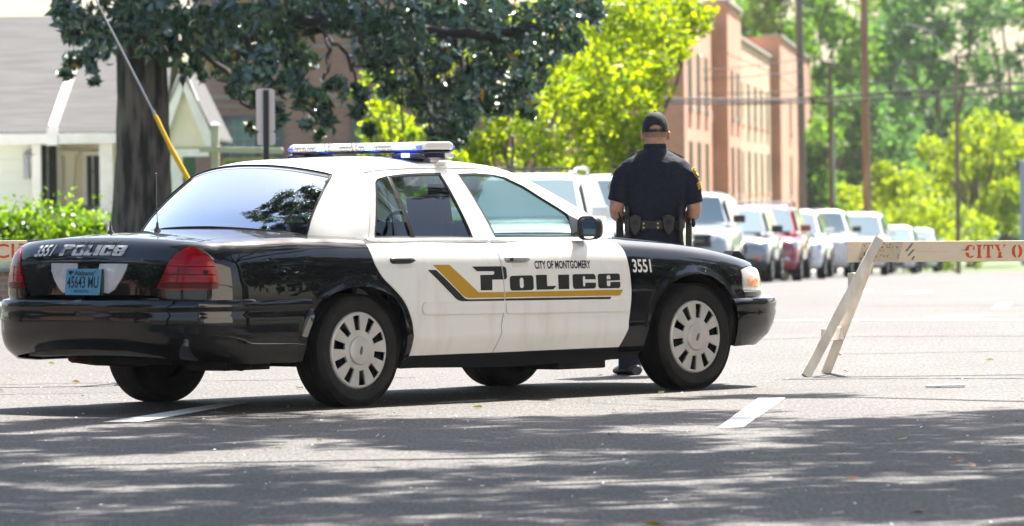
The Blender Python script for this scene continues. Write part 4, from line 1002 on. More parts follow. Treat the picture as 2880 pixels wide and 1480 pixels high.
# the gabled porch beside the trunk
ap, l, r_ = P3(466, 196, DH - 3), P3(408, 372, DH - 3), P3(528, 368, DH - 3)
mb = MB(); mb.prism([(l.x, l.z), (r_.x, r_.z), (ap.x, ap.z)], DH - 2.9, DH + 2); hpart(mb, 'gable', cream)
mb = MB(); mb.beam((ap.x, DH - 2.95, ap.z + .04), (r_.x + .06, DH - 2.95, r_.z - .02), .18, .24, up=(0, 1, 0)); mb.beam((ap.x, DH - 2.95, ap.z + .04), (l.x - .06, DH - 2.95, l.z - .02), .18, .24, up=(0, 1, 0)); mb.box(((l.x + r_.x) / 2, DH - 2.95, l.z - .10), (r_.x - l.x, .14, .14)); hpart(mb, 'gable_board', white_wood)
mb = MB(); mb.rings([[(x, y, z + .1) for x, z in ((l.x - .15, l.z), (ap.x, ap.z), (r_.x + .15, r_.z), (r_.x + .15, r_.z + .05), (ap.x, ap.z + .06), (l.x - .15, l.z + .05))] for y in (DH - 3.1, DH + 3)]); hpart(mb, 'gable_roof', sh_m)
c = P3(441, 420, DH - 2.8); mb = MB(); mb.box((c.x, DH - 2.8, (gh + l.z) / 2 - .1), (.30, .3, l.z - gh - .1)); hpart(mb, 'porch_post', white_wood, bevel=.01)
a, b = P3(415, 380, DH - 1), P3(496, 640, DH - 1); mb = MB(); mb.box(((a.x + b.x) / 2, DH - 1, (a.z + gh) / 2), (b.x - a.x, .1, a.z - gh)); hpart(mb, 'green_panel', mat('dark_green_paint', (.02, .09, .06), rough=.6))

# brown brick block behind the magnolia
DB = 132.0; gb = gz(DB); bm_ = brick('brown_brick', (.31, .165, .12), (.38, .21, .155), (.36, .26, .21))
x0, x1 = P3(492, 0, DB).x, P3(1240, 0, DB).x
bb = empty('brown_brick_building', ((x0 + x1) / 2, DB, gb), 0, 'brown brick building with green tinted windows behind the dark tree', 'building')
def bpart(mb, name, m, root, parent=None, **k):
    o = mb.build(name, m, None, **k); o.data.transform(root.matrix_basis.inverted() if False else Matrix.Translation(-root.location)); o.parent = parent or root; return o
mb = MB(); mb.box(((x0 + x1) / 2, DB + 6, gb + 6.2), (x1 - x0, 12, 12.6)); bpart(mb, 'wall', bm_, bb)
frame_m = mat('grey_window_frame', (.11, .12, .13), rough=.5); stone_m = mat('pale_stone_band', (.34, .29, .25), rough=.9)
mb = MB(); 
for yy in (243, 266, 118, 70):
    c = P3(700, yy, DB); mb.box(((x0 + x1) / 2, DB - .02, c.z), (x1 - x0, .06, .05 if yy != 243 else .09))
bpart(mb, 'string_course', stone_m, bb)
for pa, pb, pt, pbt in ((570, 712, 296, 480), (895, 960, 58, 150), (895, 975, 290, 470), (640, 770, 20, 118), (1080, 1200, 290, 470), (1080, 1200, 60, 150)):
    a, b = P3(pa, pt, DB), P3(pb, pbt, DB); mb = MB(); w, h = b.x - a.x, a.z - b.z; cx, cz = (a.x + b.x) / 2, (a.z + b.z) / 2
    mb.box((cx, DB - .02, cz + h / 2), (w + .1, .1, .1)); mb.box((cx, DB - .02, cz - h / 2), (w + .1, .1, .1)); mb.box((a.x, DB - .02, cz), (.1, .1, h)); mb.box((b.x, DB - .02, cz), (.1, .1, h)); mb.box((cx + .1, DB - .02, cz), (.10, .1, h)); mb.box((cx, DB - .02, cz), (w, .1, .08)); mb.box((cx, DB - .02, cz - h * .28), (w, .1, .16))
    f_ = bpart(mb, 'window', frame_m, bb)
    mb = MB(); mb.box((cx, DB + .0, cz), (w, .04, h)); bpart(mb, 'pane', green_win, bb, f_)
    mb = MB()
    for k in range(1, 6): mb.box((a.x + w * k / 6, DB - .03, cz), (.022, .03, h))
    for k in range(1, 7): mb.box((cx, DB - .03, b.z + h * k / 7), (w, .03, .022))
    bpart(mb, 'muntin', mat('pale_muntin', (.28, .35, .33), rough=.6), bb, f_)

# orange brick block along the street
org = brick('orange_brick', (.55, .225, .135), (.60, .265, .16), (.55, .36, .26), bump=.2); tan = brick('tan_brick', (.58, .36, .22), (.62, .40, .25), (.58, .42, .31))
dkb = mat('dark_window', (.05, .035, .035), rough=.3)
D1 = 215.0; FA = .0792; go = gz(D1) - .3
ob = empty('orange_brick_building', (0, 0, 0), 0, 'long orange and tan brick building with narrow windows, left of the utility poles', 'building')
X1 = (2053 - 1440) * D1 / 16000
ob.location = (X1, D1, go); ob.rotation_euler = (0, 0, -FA)      # local y runs along the street, +x faces the street
Zt = at(2053, 8, D1).z - go
def seg(t0, t1, xface, ztop, m, name):
    mb = MB(); mb.box((xface - 6, (t0 + t1) / 2, ztop / 2 - 2), (12, t1 - t0, ztop + 4)); o = mb.build(name, m, ob); return o
def tpx(px):   # distance along the facade at which the line of the street face is seen at px
    k = (px - 1440) / 16000; return (X1 - k * D1) / (k * math.cos(FA) - math.sin(FA))
zs_ = Zt
tb1a, tb1b, tr, tb2 = 0.0, tpx(2091), tpx(2201), tpx(2285)
segs = [('bay', -34, -14.5, 0, Zt - 1.0, org), ('recess', -14.5, -.02, -.62, Zt - .9, tan), ('bay', 0, tb1b, 0, Zt, org), ('recess', tb1b + .02, tr - .02, -.5, Zt - .75, tan), ('bay', tr, tb2, 0, Zt + .3, org)]
fl = [at(2070, 267, D1 + 5).z - go, at(2070, 482, D1 + 5).z - go]; H = .62 * (fl[0] - fl[1]); fl.append(2 * fl[1] - fl[0])
for nm, t0, t1, xf, zt, m in segs:
    w_ = seg(t0, t1, xf, zt, m, 'wall')
    mb = MB(); mb.box((xf - .4, (t0 + t1) / 2, zt + .06), (1.0, t1 - t0 + .1, .14)); mb.build('coping', stone_m, w_)
    n = 2 if nm == 'bay' and t0 >= 0 else (3 if t0 < -20 else (2 if t0 < 0 else 6)); L_ = t1 - t0
    for k in range(n):
        tc_ = t0 + L_ * (k + .65) / (n + .3)
        wd = min(2.6, L_ / n * .42)
        for z in fl:
            mb = MB()
            for sg_ in ((-.27, .27)): mb.box((xf + .0, tc_ + sg_ * wd, z), (.06, wd * .44, H))
            f_ = mb.build('window', dkb, ob)
            mb = MB(); mb.box((xf + .05, tc_, z - H / 2 - .08), (.18, wd * 1.1, .12)); mb.build('sill', org if m is tan else stone_m, f_)
# brick corner shop on the left of the crossing, mirrored in the tail of the car
shop = empty('corner_building', (-34, 36, 0), 0, 'low brown brick corner building on the left of the crossing', 'building')
mb = MB(); mb.box((0, 0, 2.6), (10, 26, 5.2)); w_ = mb.build('wall', bm_, shop); mb = MB(); mb.box((0, 0, 5.3), (10.5, 26.5, .25)); mb.build('coping', stone_m, w_)
for yy in (-8, -2.5, 3, 8.5):
    mb = MB(); mb.box((5.02, yy, 1.7), (.06, 1.6, 1.8)); f_ = mb.build('window', dkb, shop); mb = MB(); mb.box((5.08, yy, .75), (.2, 1.9, .1)); mb.build('sill', stone_m, f_)
# pale building added out of view; its sunny front bounces light onto the car
pb = empty('bounce_building', (29, 5, 0), 0, 'tall pale building added out of view on the near right to bounce sunlight onto the car', 'building')
stucco = mat('cream_stucco', (.88, .81, .70), rough=.9, var=.06, vscale=.6)
mb = MB(); mb.box((0, 0, 9), (48, 8, 18)); w_ = mb.build('wall', stucco, pb); mb = MB(); mb.box((0, 0, 18.1), (48.6, 8.6, .3)); mb.build('coping', stone_m, w_)
mb = MB(); mb.box((0, 4.05, 4.6), (48.2, .2, .35)); mb.build('string_course', stone_m, w_)
# low brick wall and lawn on the left
DW = 67.0; x0, x1 = P3(-400, 0, DW).x, P3(150, 0, DW).x
mb = MB(); zt_ = P3(30, 684, DW).z; mb.box(((x0 + x1) / 2, DW + .15, (zt_ + gz(DW) - .3) / 2), (x1 - x0, .3, zt_ - gz(DW) + .3)); lw = mb.build('low_brick_wall', brick('pink_brick', (.40, .20, .15), (.46, .27, .21), (.5, .42, .36)), None)
tag(lw, 'low pink brick retaining wall below the hedge', 'wall')
mb = MB(); mb.box(((x0 + x1) / 2, DW + .13, zt_ + .03), (x1 - x0 + .04, .38, .06)); k = mb.build('coping', kerb_m, lw, bevel=.01)
mb = MB(); mb.rings([[(x, DW + .3, zt_ + .0), (x, DW + 6, zt_ + .12), (x, DW + 60, zt_ + .2), (x, DW + 60, -3), (x, DW + .3, -3)] for x in np.linspace(x0, x1 + 6, 5)]); tag(mb.build('lawn', grass_m, None), kind='structure')

# ------------------------------------------------------------------ trees and plants
mag_leaf = leaf('magnolia_leaf', (.013, .045, .030), (.050, .125, .075), .10, gloss=1.0, rough=.24, c3=(.42, .22, .02), tcol=(1.6, 1.5, .4))
crape_leaf = leaf('spring_leaf', (.040, .095, .007), (.25, .33, .012), .55, gloss=.25, rough=.4, tcol=(2.7, 2.35, .12))
hedge_leaf = leaf('hedge_leaf', (.05, .13, .010), (.15, .25, .015), .5, gloss=.5, rough=.3, tcol=(2.0, 1.8, .25))
far_leaf = leaf('far_leaf', (.05, .12, .025), (.13, .22, .04), .5, gloss=.2, rough=.5, tcol=(1.7, 1.8, .5))
far_dark = leaf('far_dark_leaf', (.045, .105, .055), (.11, .19, .09), .5, gloss=.2, rough=.5, tcol=(1.6, 1.8, .6))  # far leaf colours lightened and paled in place of distance haze
bush_leaf = leaf('bush_leaf', (.10, .19, .014), (.23, .31, .028), .55, gloss=.3, rough=.5, tcol=(2.0, 1.7, .25))
bark_m = mat('magnolia_bark', (.17, .135, .115), var_col=(.028, .022, .020), rough=.95, var=.75, vscale=3.5, stretch=(2.4, 2.4, .45), bump=1.0, bscale=12, detail=8, vlo=.42, vhi=.6)
bark_g = mat('grey_brown_bark', (.16, .12, .09), rough=.95, var=.4, vscale=4, stretch=(2, 2, .5), bump=.5, bscale=14)
def leaves(name, blobs, size, m, parent, per, sub=.35, aspect=.42, down=0., seed=1, flat=.0):
    # blobs: (centre, radius xyz, weight); leaves gather in twig clusters inside each blob
    r = np.random.default_rng(seed); C = []
    for c, rad, w in blobs:
        rad = np.array(rad if hasattr(rad, '__len__') else (rad,) * 3, float); n = int(per * w)
        k = max(3, n // 14); d = r.normal(size=(k, 3)); d /= np.linalg.norm(d, axis=1)[:, None]; tw = d * (r.uniform(.25, 1, k) ** .5)[:, None] * rad
        pick = r.integers(0, k, n); p = tw[pick] + r.normal(size=(n, 3)) * sub * np.minimum(rad, rad.min() * 1.5) * .5
        C.append(p + np.array(c))
    C = np.concatenate(C); n = len(C)
    s = size * r.uniform(.6, 1.35, n)
    ax = r.normal(size=(n, 3)); ax[:, 2] -= down; ax /= np.linalg.norm(ax, axis=1)[:, None]
    up = r.normal(size=(n, 3)); up[:, 2] += flat; sd = np.cross(ax, up); sd /= np.linalg.norm(sd, axis=1)[:, None] + 1e-9; nn = np.cross(sd, ax)
    A = ax * s[:, None]; W = sd * (s * aspect)[:, None]; cv = nn * (s * .16)[:, None]
    V = np.stack([C - A * .5, C - A * .05 + W * .5 + cv, C + A * .5, C - A * .05 - W * .5 + cv], 1).reshape(-1, 3)
    me = bpy.data.meshes.new(name); me.vertices.add(4 * n); me.vertices.foreach_set('co', V.astype(np.float32).ravel())
    idx = np.arange(4 * n, dtype=np.int32).reshape(n, 4); tri = np.concatenate([idx[:, [0, 1, 2]], idx[:, [0, 2, 3]]], 1).reshape(-1)
    me.loops.add(6 * n); me.loops.foreach_set('vertex_index', tri); me.polygons.add(2 * n); me.polygons.foreach_set('loop_start', np.arange(0, 6 * n, 3, dtype=np.int32)); me.update(calc_edges=True)
    return link(name, me, m, parent)
def limb(mb, a, b, r0, r1, n=7, wob=.12, seed=0):
    r = np.random.default_rng(seed); a, b = np.array(a, float), np.array(b, float); L = np.linalg.norm(b - a); P = []
    for i in range(n):
        t = i / (n - 1); P.append(a + (b - a) * t + r.normal(size=3) * wob * L * .12 * math.sin(math.pi * t) + np.array([0, 0, -.06 * L * math.sin(math.pi * t)]))
    mb.tube(P, list(np.linspace(r0, r1, n)), 8)
    return P
# -- the magnolia
DM = 72.0; base = P3(342, 640, DM); base.z = gz(DM)
mag = empty('magnolia_tree', base, 0, 'big dark glossy magnolia with thick furrowed trunk and branches drooping over the street', 'tree')
loc = lambda p: tuple(Vector(p) - base)
mb = MB(); V = []; rg = []
zz_ = np.r_[np.linspace(-.2, 3.6, 26), [4.4, 5.2, 6.0, 8.0]]
for z, r_ in zip(zz_, np.interp(zz_, [-.2, .25, .7, 1.2, 1.8, 2.6, 3.4, 4.4, 6, 8], [.64, .49, .41, .365, .335, .31, .285, .25, .20, .12])):
    rg.append([((r_ * (1 + .07 * math.sin(3 * a + z * .7) + .04 * math.sin(7 * a - z * .8) + .035 * math.sin(17 * a + 3 * math.sin(z * 1.7)) + .03 * math.sin(29 * a - 4 * math.sin(z * 1.1)))) * math.cos(a) + .04 * math.sin(z) + .03 * z, r_ * (1 + .06 * math.cos(4 * a + z) + .035 * math.sin(17 * a + 3 * math.sin(z * 1.7)) + .03 * math.sin(29 * a - 4 * math.sin(z * 1.1))) * math.sin(a), z) for a in np.linspace(0, 2 * math.pi, 120, endpoint=False)])
mb.rings(rg); mb.build('trunk', bark_m, mag, smooth=180)
clumps = [(200, 25, 55), (190, 75, 32), (235, 95, 45), (195, 165, 26), (250, 150, 28), (170, 192, 15), (243, 205, 10), (300, 55, 65), (325, 130, 45), (375, 30, 70), (400, 120, 40), (468, 40, 62), (455, 105, 44), (500, 150, 26), (472, 180, 16), (512, 183, 14), (560, 55, 72), (560, 140, 48), (615, 105, 62), (600, 200, 34), (655, 170, 48), (648, 245, 32), (695, 200, 34), (690, 295, 26), (632, 320, 16), (715, 120, 42), (735, 55, 64), (760, 150, 38), (745, 210, 30), (810, 265, 34), (780, 250, 30), (850, 225, 26), (838, 310, 24), (812, 345, 14), (775, 318, 16), (800, 30, 50), (865, 40, 40), (930, 55, 56), (955, 150, 50), (1000, 55, 75), (1005, 215, 42), (1050, 130, 74), (1075, 250, 50), (1110, 315, 38), (1150, 195, 72), (1120, 55, 75), (1200, 95, 75), (1190, 280, 44), (1165, 345, 24), (1255, 175, 66), (1290, 75, 74), (1325, 225, 44), (1365, 125, 60), (1400, 45, 62), (1335, 275, 24), (1440, 105, 32), (1465, 35, 50), (1285, 255, 34), (910, 285, 26), (905, 235, 24), (640, 20, 72), (700, 25, 60), (1090, 365, 14), (930, 330, 16), (660, 330, 14), (1220, 230, 50), (1500, 20, 30), (1240, 20, 60), (1060, 20, 60), (880, 10, 60)]
blobs = []; rr = np.random.default_rng(3)
for i, (x, y, r_) in enumerate(clumps):
    d = DM + rr.uniform(-3.2, 3.2); c = P3(x, y, d); R_ = r_ * 1.118 * d / 16000
    blobs.append((loc(c), (R_, R_ * 1.5, R_), (R_ / .3) ** 1.35))
leaves('foliage', blobs, .175, mag_leaf, mag, 245, sub=.45, aspect=.42, down=.7, seed=5)
up = []
for i in range(46):
    a = rr.uniform(0, 6.28); q = rr.uniform(0, 1) ** .5; h = rr.uniform(0, 1)
    up.append(((3.3 + math.cos(a) * q * 4.2 * (1 - h * .6), math.sin(a) * q * 4.2 * (1 - h * .6), 4.9 + h * 6.0), (1.1, 1.1, .8), 1.0))
leaves('upper_foliage', up, .22, mag_leaf, mag, 330, sub=.6, aspect=.45, down=.4, seed=6)
mb = MB()
for i, (pts, r0) in enumerate([([(385, 30), (470, 60), (560, 40), (700, 20), (790, 60), (820, 30)], .14), ([(470, 60), (520, 130), (590, 190), (640, 240), (690, 300)], .05), ([(790, 60), (828, 95), (832, 170), (815, 200), (838, 235)], .035), ([(832, 100), (868, 125), (905, 200), (915, 280)], .03),
        ([(560, 40), (640, 120), (700, 215), (760, 240), (800, 310)], .05), ([(880, 30), (905, 80), (925, 130)], .07), ([(700, 10), (780, 70), (900, 40), (1010, 60), (1150, 90), (1300, 80), (1420, 60)], .12), ([(1010, 60), (1050, 160), (1080, 270), (1100, 340)], .05), ([(1150, 90), (1180, 200), (1190, 300)], .05), ([(1300, 80), (1340, 180), (1330, 260)], .04), ([(600, 205), (615, 260), (670, 280), (690, 320)], .02), ([(365, 60), (300, 70), (240, 110), (190, 175)], .07)]):
    P = catmull([np.array(loc(P3(x, y, DM + (.6 * math.sin(i + k))))) for k, (x, y) in enumerate(pts)], 5)
    P = P + rr.normal(size=P.shape) * .015
    mb.tube(P, list(np.linspace(r0, r0 * .35, len(P))), 7)
mb.build('branch', mat('dark_branch', (.030, .024, .022), rough=.95), mag, smooth=180)

def tree(name, label, base, blobs, lm, lsize, per, trunk=None, group=None, seed=1, bark=None, aspect=.55, sub=.5, down=0., stems=()):
    base = Vector(base); t = empty(name, base, 0, label, 'tree', group); q = lambda p: tuple(Vector(p) - base)
    leaves('crown', [(q(c), r, w) for c, r, w in blobs], lsize, lm, t, per, sub=sub, aspect=aspect, seed=seed, down=down)
    mb = MB()
    h = np.mean([b[0][2] for b in blobs]); tip = Vector(np.mean([np.array(b[0]) for b in blobs], 0))
    r0 = trunk or .2
    limb(mb, (0, 0, -.3), q((base.x * .7 + tip.x * .3, base.y, base.z + (h - base.z) * .55)), r0, r0 * .7, seed=seed)
    st = q((base.x * .7 + tip.x * .3, base.y, base.z + (h - base.z) * .55))
    for i, b in enumerate(blobs[::max(1, len(blobs) // 9)]): limb(mb, st, q(b[0]), r0 * .45, r0 * .12, seed=seed + i)
    mb.build('trunk', bark or bark_g, t, smooth=180); return t
def pxblobs(cl, D, dd, seed, stretch=1.3, wn=.5):
    r = np.random.default_rng(seed); out = []
    for x, y, rad in cl:
        d = D + r.uniform(-dd, dd); R_ = rad * 1.118 * d / 16000; out.append((tuple(P3(x, y, d)), (R_, R_ * stretch, R_), (R_ / wn) ** 2))
    return out
DC = 100.0
def gpt(px, D): p = P3(px, 0, D); p.z = gz(D) - .05; return p
crapes = [
 ('crape_tree', 'bright green young tree farthest left behind the magnolia, showing low over the roof light bar', 985, 92, [(940, 210, 35), (985, 250, 38), (930, 270, 30), (1010, 320, 45), (950, 340, 36), (1050, 360, 40), (905, 235, 20), (1000, 380, 40), (1100, 400, 30), (930, 385, 30), (1060, 290, 40), (1080, 180, 50), (1120, 120, 60), (1030, 110, 50)], 620, .10),
 ('crape_tree', 'bright green tree behind the magnolia, its trunk just above the police car windscreen', 1288, 100, [(1250, 240, 50), (1230, 330, 45), (1290, 300, 55), (1330, 360, 45), (1240, 400, 40), (1300, 410, 35), (1360, 300, 55), (1400, 380, 50), (1210, 400, 40), (1180, 380, 36), (1420, 240, 60), (1380, 180, 60), (1450, 310, 50), (1340, 100, 70), (1250, 120, 70), (1440, 120, 60), (1390, 430, 36), (1150, 410, 30), (1440, 420, 40), (1300, 200, 60)], 620, .13),
 ('crape_tree', 'tallest bright yellow green tree, right beside the officer and before the orange building', 1560, 104, [(1480, 60, 60), (1540, 40, 70), (1610, 30, 70), (1680, 25, 60), (1740, 40, 50), (1500, 150, 65), (1570, 120, 75), (1640, 110, 65), (1700, 100, 50), (1760, 60, 36), (1775, 30, 28), (1500, 250, 65), (1570, 220, 70), (1630, 190, 55), (1670, 170, 42), (1510, 340, 60), (1570, 310, 60), (1620, 270, 45), (1650, 230, 36), (1530, 410, 50), (1580, 385, 45), (1615, 340, 36), (1640, 300, 26), (1490, 420, 40), (1560, 430, 40), (1600, 420, 30), (1700, 70, 50), (1460, 200, 50), (1720, 130, 22)], 640, .14)]
for i, (nm, lb, px, D, cl, per, tr_) in enumerate(crapes):
    tree(nm, lb, gpt(px, D), pxblobs(cl, D, 2.6, 20 + i, 1.4), crape_leaf, .125, per, tr_, 'bright green trees along the street', seed=30 + i, sub=.55, aspect=.6)
# hedge
D = 76.0; x0, x1 = P3(-160, 0, D).x, P3(268, 0, D).x; zt_h = P3(100, 512, D).z; zb = gz(D)
hb = []
for x in np.arange(x0, x1, .35):
    for y in (D - .1, D + .5): hb.append(((x + rng.normal(0, .06), y, (zt_h + zb) / 2 + rng.normal(0, .03)), (.42, .42, (zt_h - zb) / 2), 1))
hd = leaves('hedge', hb, .085, hedge_leaf, None, 900, sub=.35, aspect=.6, seed=44)
tag(hd, 'clipped bright green hedge in front of the white cottage', 'hedge')
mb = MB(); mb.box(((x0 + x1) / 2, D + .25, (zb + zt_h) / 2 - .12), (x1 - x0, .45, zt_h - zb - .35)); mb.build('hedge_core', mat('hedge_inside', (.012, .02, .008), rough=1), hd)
hb = []; D = 82.0; x0, x1 = P3(560, 0, D).x, P3(1130, 0, D).x; zb = gz(D); zt_h = P3(800, 522, D).z
for x in np.arange(x0, x1, .4):
    for y in (D, D + .6): hb.append(((x + rng.normal(0, .08), y, (zt_h + zb) / 2 + rng.normal(0, .06)), (.45, .45, (zt_h - zb) / 2), 1))
h2 = leaves('hedge', hb, .10, hedge_leaf, None, 620, sub=.4, aspect=.6, seed=46); tag(h2, 'second bright hedge farther right, seen through the windows of the police car', 'hedge')
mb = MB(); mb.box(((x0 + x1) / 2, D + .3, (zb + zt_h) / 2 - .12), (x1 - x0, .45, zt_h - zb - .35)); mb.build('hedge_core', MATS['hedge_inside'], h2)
# bright bushes and far wood to the right
def bush(label, px, D, cl, lm, ls, per, seed, grp='bright bushes beyond the road', name='flowering_bush', tr=.10):
    t = tree(name, label, gpt(px, D), pxblobs(cl, D, 3, seed, 1.5, .8), lm, ls, per, tr, grp, seed=seed, sub=.55, aspect=.6); t['category'] = 'bush' if name != 'far_tree' else 'tree'; return t
bush('small yellow green bush left of the tan utility pole', 2145, 215, [(2140, 480, 22), (2160, 500, 28), (2125, 510, 22), (2150, 535, 30), (2180, 520, 24), (2120, 560, 30), (2170, 560, 30)], bush_leaf, .22, 420, 51)
bush('low bright yellow green bush right of the tan utility pole, the widest of the bushes', 2290, 225, [(2215, 430, 22), (2240, 460, 34), (2280, 440, 36), (2320, 470, 40), (2230, 510, 44), (2290, 520, 50), (2350, 530, 50), (2250, 570, 44), (2320, 580, 50), (2390, 560, 44), (2430, 560, 40), (2450, 600, 36), (2480, 570, 30), (2400, 610, 40), (2200, 560, 30), (2300, 630, 50), (2380, 640, 40), (2220, 620, 40), (2450, 640, 30)], bush_leaf, .24, 380, 52)
bush('round yellow green tree behind the thin lamp pole at the right', 2440, 250, [(2420, 340, 34), (2470, 320, 40), (2520, 330, 42), (2560, 360, 40), (2400, 400, 44), (2450, 400, 54), (2520, 410, 54), (2570, 430, 40), (2380, 450, 40), (2450, 470, 50), (2520, 490, 50), (2560, 500, 40), (2350, 380, 34), (2590, 380, 40), (2500, 540, 40), (2560, 560, 34)], bush_leaf, .26, 380, 53, 'round tree beyond the bushes', 'far_tree', .25)
r2 = np.random.default_rng(77)
def wood_tree(label, px, D, ytop, w, lm, seed, per=105, ls=.42):
    r = np.random.default_rng(seed); cl = []
    for k in range(44):
        y = r.uniform(ytop, 640); a = (y - ytop) / (640 - ytop); hw = w * (.35 + .65 * math.sin(math.pi * min(1, .12 + a * .9)) ** .6)
        cl.append((px + r.uniform(-hw, hw), y, r.uniform(24, 52)))
    return bush(label, px, D, cl, lm, ls, per, seed, 'tall trees on the far side', 'far_tree', .4)
for i, (lab, px, D, yt, w, lm) in enumerate([
    ('tall pale airy tree rising right behind the end of the orange building', 1985, 330, -140, 90, far_leaf),
    ('tall tree seen between the grey and the tan utility poles', 2105, 345, -120, 85, far_leaf),
    ('dark mid green tree just right of the tan utility pole', 2245, 350, 30, 80, far_dark),
    ('tall tree behind the thin lamp pole, its top cut off by the frame', 2380, 340, -160, 110, far_dark),
    ('big shaded tree at the far right edge behind the round yellow tree', 2540, 335, -180, 110, far_dark),
    ('lower dark tree behind the widest bright bush', 2200, 320, 250, 90, far_dark),
    ('low green tree between the orange building and the thin brown pole', 2060, 310, 300, 60, far_leaf),
    ('pale distant treetop left of the grey utility pole above the orange roof', 1920, 380, 10, 60, far_leaf),
    ('backmost tall tree filling the sky right of the tan pole', 2290, 400, -60, 130, far_leaf)]):
    wood_tree(lab, px, D, yt, w, lm, 60 + i)
mb = MB()
# a far wooded slope that closes the view
sl = []; r3 = np.random.default_rng(5)
for k in range(150): x = r3.uniform(20, 190); d = r3.uniform(440, 520); sl.append(((x, d, r3.uniform(0, 9)), (6, 6, 4), 1))
wd = leaves('far_wood', sl, 1.5, far_dark, None, 130, sub=.7, aspect=.7, seed=90); tag(wd, 'far wooded slope closing the end of the street', 'wood', kind='stuff')
# the street trees beside and behind the photographer, whose shade lies on the road
def shade_tree(label, base, c, rad, n, seed, per=420, ls=.17, trunk=.3):
    r = np.random.default_rng(seed); bl = []
    for k in range(n):
        d = r.normal(size=3); d /= np.linalg.norm(d); q = r.uniform(.3, 1) ** .4; bl.append(((c[0] + d[0] * q * rad[0], c[1] + d[1] * q * rad[1], c[2] + d[2] * q * rad[2]), r.uniform(.55, 1.05), 1))
    return tree('shade_tree', label, base, bl, mag_leaf, ls, per, trunk, 'street trees over the near side of the road', seed=seed, bark=bark_m, sub=.55, aspect=.5)
def canopy_tree(label, base, x0, x1, y0, y1, edge, seed, extra=()):
    # a wide flat canopy with holes between its leaf masses: its shade is broken by patches of sun
    r = np.random.default_rng(seed); bl = []
    hole = [(r.uniform(x0, x1), r.uniform(y0, y1), r.uniform(.45, 1.0), r.uniform(.35, .8)) for k in range(int((x1 - x0) * (y1 - y0) / 6.5))]
    for x in np.arange(x0, x1, .62):
        for y in np.arange(y0, y1, .62):
            px_, py_ = x + r.uniform(-.3, .3), y + r.uniform(-.3, .3)
            if py_ > edge(px_) or r.uniform() < .05 or any(((px_ - a) / c) ** 2 + ((py_ - b_) / d) ** 2 < 1 for a, b_, c, d in hole): continue
            bl.append(((px_, py_, r.uniform(8.9, 10.1)), r.uniform(.30, .55), 1))
    bl += list(extra)
    return tree('shade_tree', label, base, bl, mag_leaf, .17, 340, .3, 'street trees over the near side of the road', seed=seed, bark=bark_m, sub=.5, aspect=.5)
canopy_tree('broad shade tree on the right whose canopy reaches over the near side of the road', (10.5, 30, 0), -.6, 9.5, 25.5, 38.2, lambda x: 37.2 + .35 * math.sin(x * 2.1) + .25 * math.sin(x * 5.3), 101, [((4.2 + dx, 39.65, 9.5), .30, .6) for dx in (-.25, .1, .4)])
canopy_tree('shade tree on the left whose canopy reaches over the near side of the road', (-8.5, 27, 0), -7, -.4, 25.5, 37.4, lambda x: 36.6 + .3 * math.sin(x * 2.4) + .5 * min(0, x + .5) * .35, 102)
for i, (x, y, h) in enumerate([(15, 33, 7.5), (16, 42, 8), (21, 37, 9), (23, 49, 9)]):
    shade_tree(['dense dark roadside tree to the right of the police car, nearest the road', 'dense dark roadside tree second from the road on the right, past the barricade', 'tall dark roadside tree farther right of the police car', 'dark roadside tree to the right well beyond the barricade'][i], (x, y, 0), (x, y, h * .54), (4.0, 4.0, h * .5), 46, 110 + i, per=420, ls=.3)
shade_tree('dark tree added out of view to break up the pale building in the car reflections', (7.2, 13, 0), (7.2, 13, 4.6), (2.6, 2.6, 2.9), 40, 140, per=420, ls=.26)  # added tree, breaks up the pale building's edge reflected in the car
for i, (x, y, h) in enumerate([(-17, 38, 7), (-19, 30, 8), (-24, 46, 8)]):
    shade_tree(['dark street tree on the left corner, nearest the car tail', 'dark street tree on the left nearer the photographer', 'dark street tree on the left before the low brick wall'][i], (x, y, 0), (x, y, h * .55), (3.6, 3.6, h * .42), 44, 130 + i, per=420, ls=.3)
# ------------------------------------------------------------------ poles, wires, signs
def pole(label, px, D, r0, r1, ztop, m, lean=0., name='utility_pole', group='utility poles along the street'):
    b = gpt(px, D); t = empty(name, b, 0, label, 'pole', group); mb = MB(); n = 10
    mb.tube([(lean * k / n, 0, (ztop - b.z) * k / n - .3) for k in range(n + 1)], list(np.linspace(r0, r1, n + 1)), 14); mb.build('shaft', m, t, smooth=60); return t
p1 = pole('grey weathered utility pole against the far end of the orange building', 2023, 205, .155, .12, 11.0, mat('grey_pole', (.15, .135, .115), rough=.95, var=.25, vscale=2, stretch=(4, 4, .3)), lean=-.10)
p2 = pole('thin dark brown utility pole left of the tan pole, shorter than the others', 2094, 262, .13, .10, P3(2092, 140, 262).z, mat('brown_pole', (.12, .075, .05), rough=.95, var=.3, vscale=2, stretch=(4, 4, .3)))
p3 = pole('tan wooden utility pole rising out of the bright bush', 2185, 196, .15, .125, 11.0, mat('tan_pole', (.27, .17, .095), rough=.95, var=.3, vscale=2, stretch=(4, 4, .3)), lean=-.08)
k = P3(2097, 325, 261.5); mb = MB(); mb.tube([(k.x - p2.location.x + .08, -.3, k.z - p2.location.z - 3.4), (k.x - p2.location.x + .08, -.3, k.z - p2.location.z)], .05, 8); mb.build('conduit', mat('conduit_grey', (.30, .34, .38), rough=.4), p2, smooth=60)
p4 = pole('thin wooden street lamp pole at the right with a curved lamp arm', 2411, 175, .075, .055, P3(2408, 112, 175).z, mat('lamp_pole_wood', (.20, .14, .10), rough=.9, var=.3, vscale=2, stretch=(4, 4, .3)), name='street_lamp', group='street lamps')
metal_g = mat('galvanised', (.16, .18, .18), rough=.8, metal=.0)
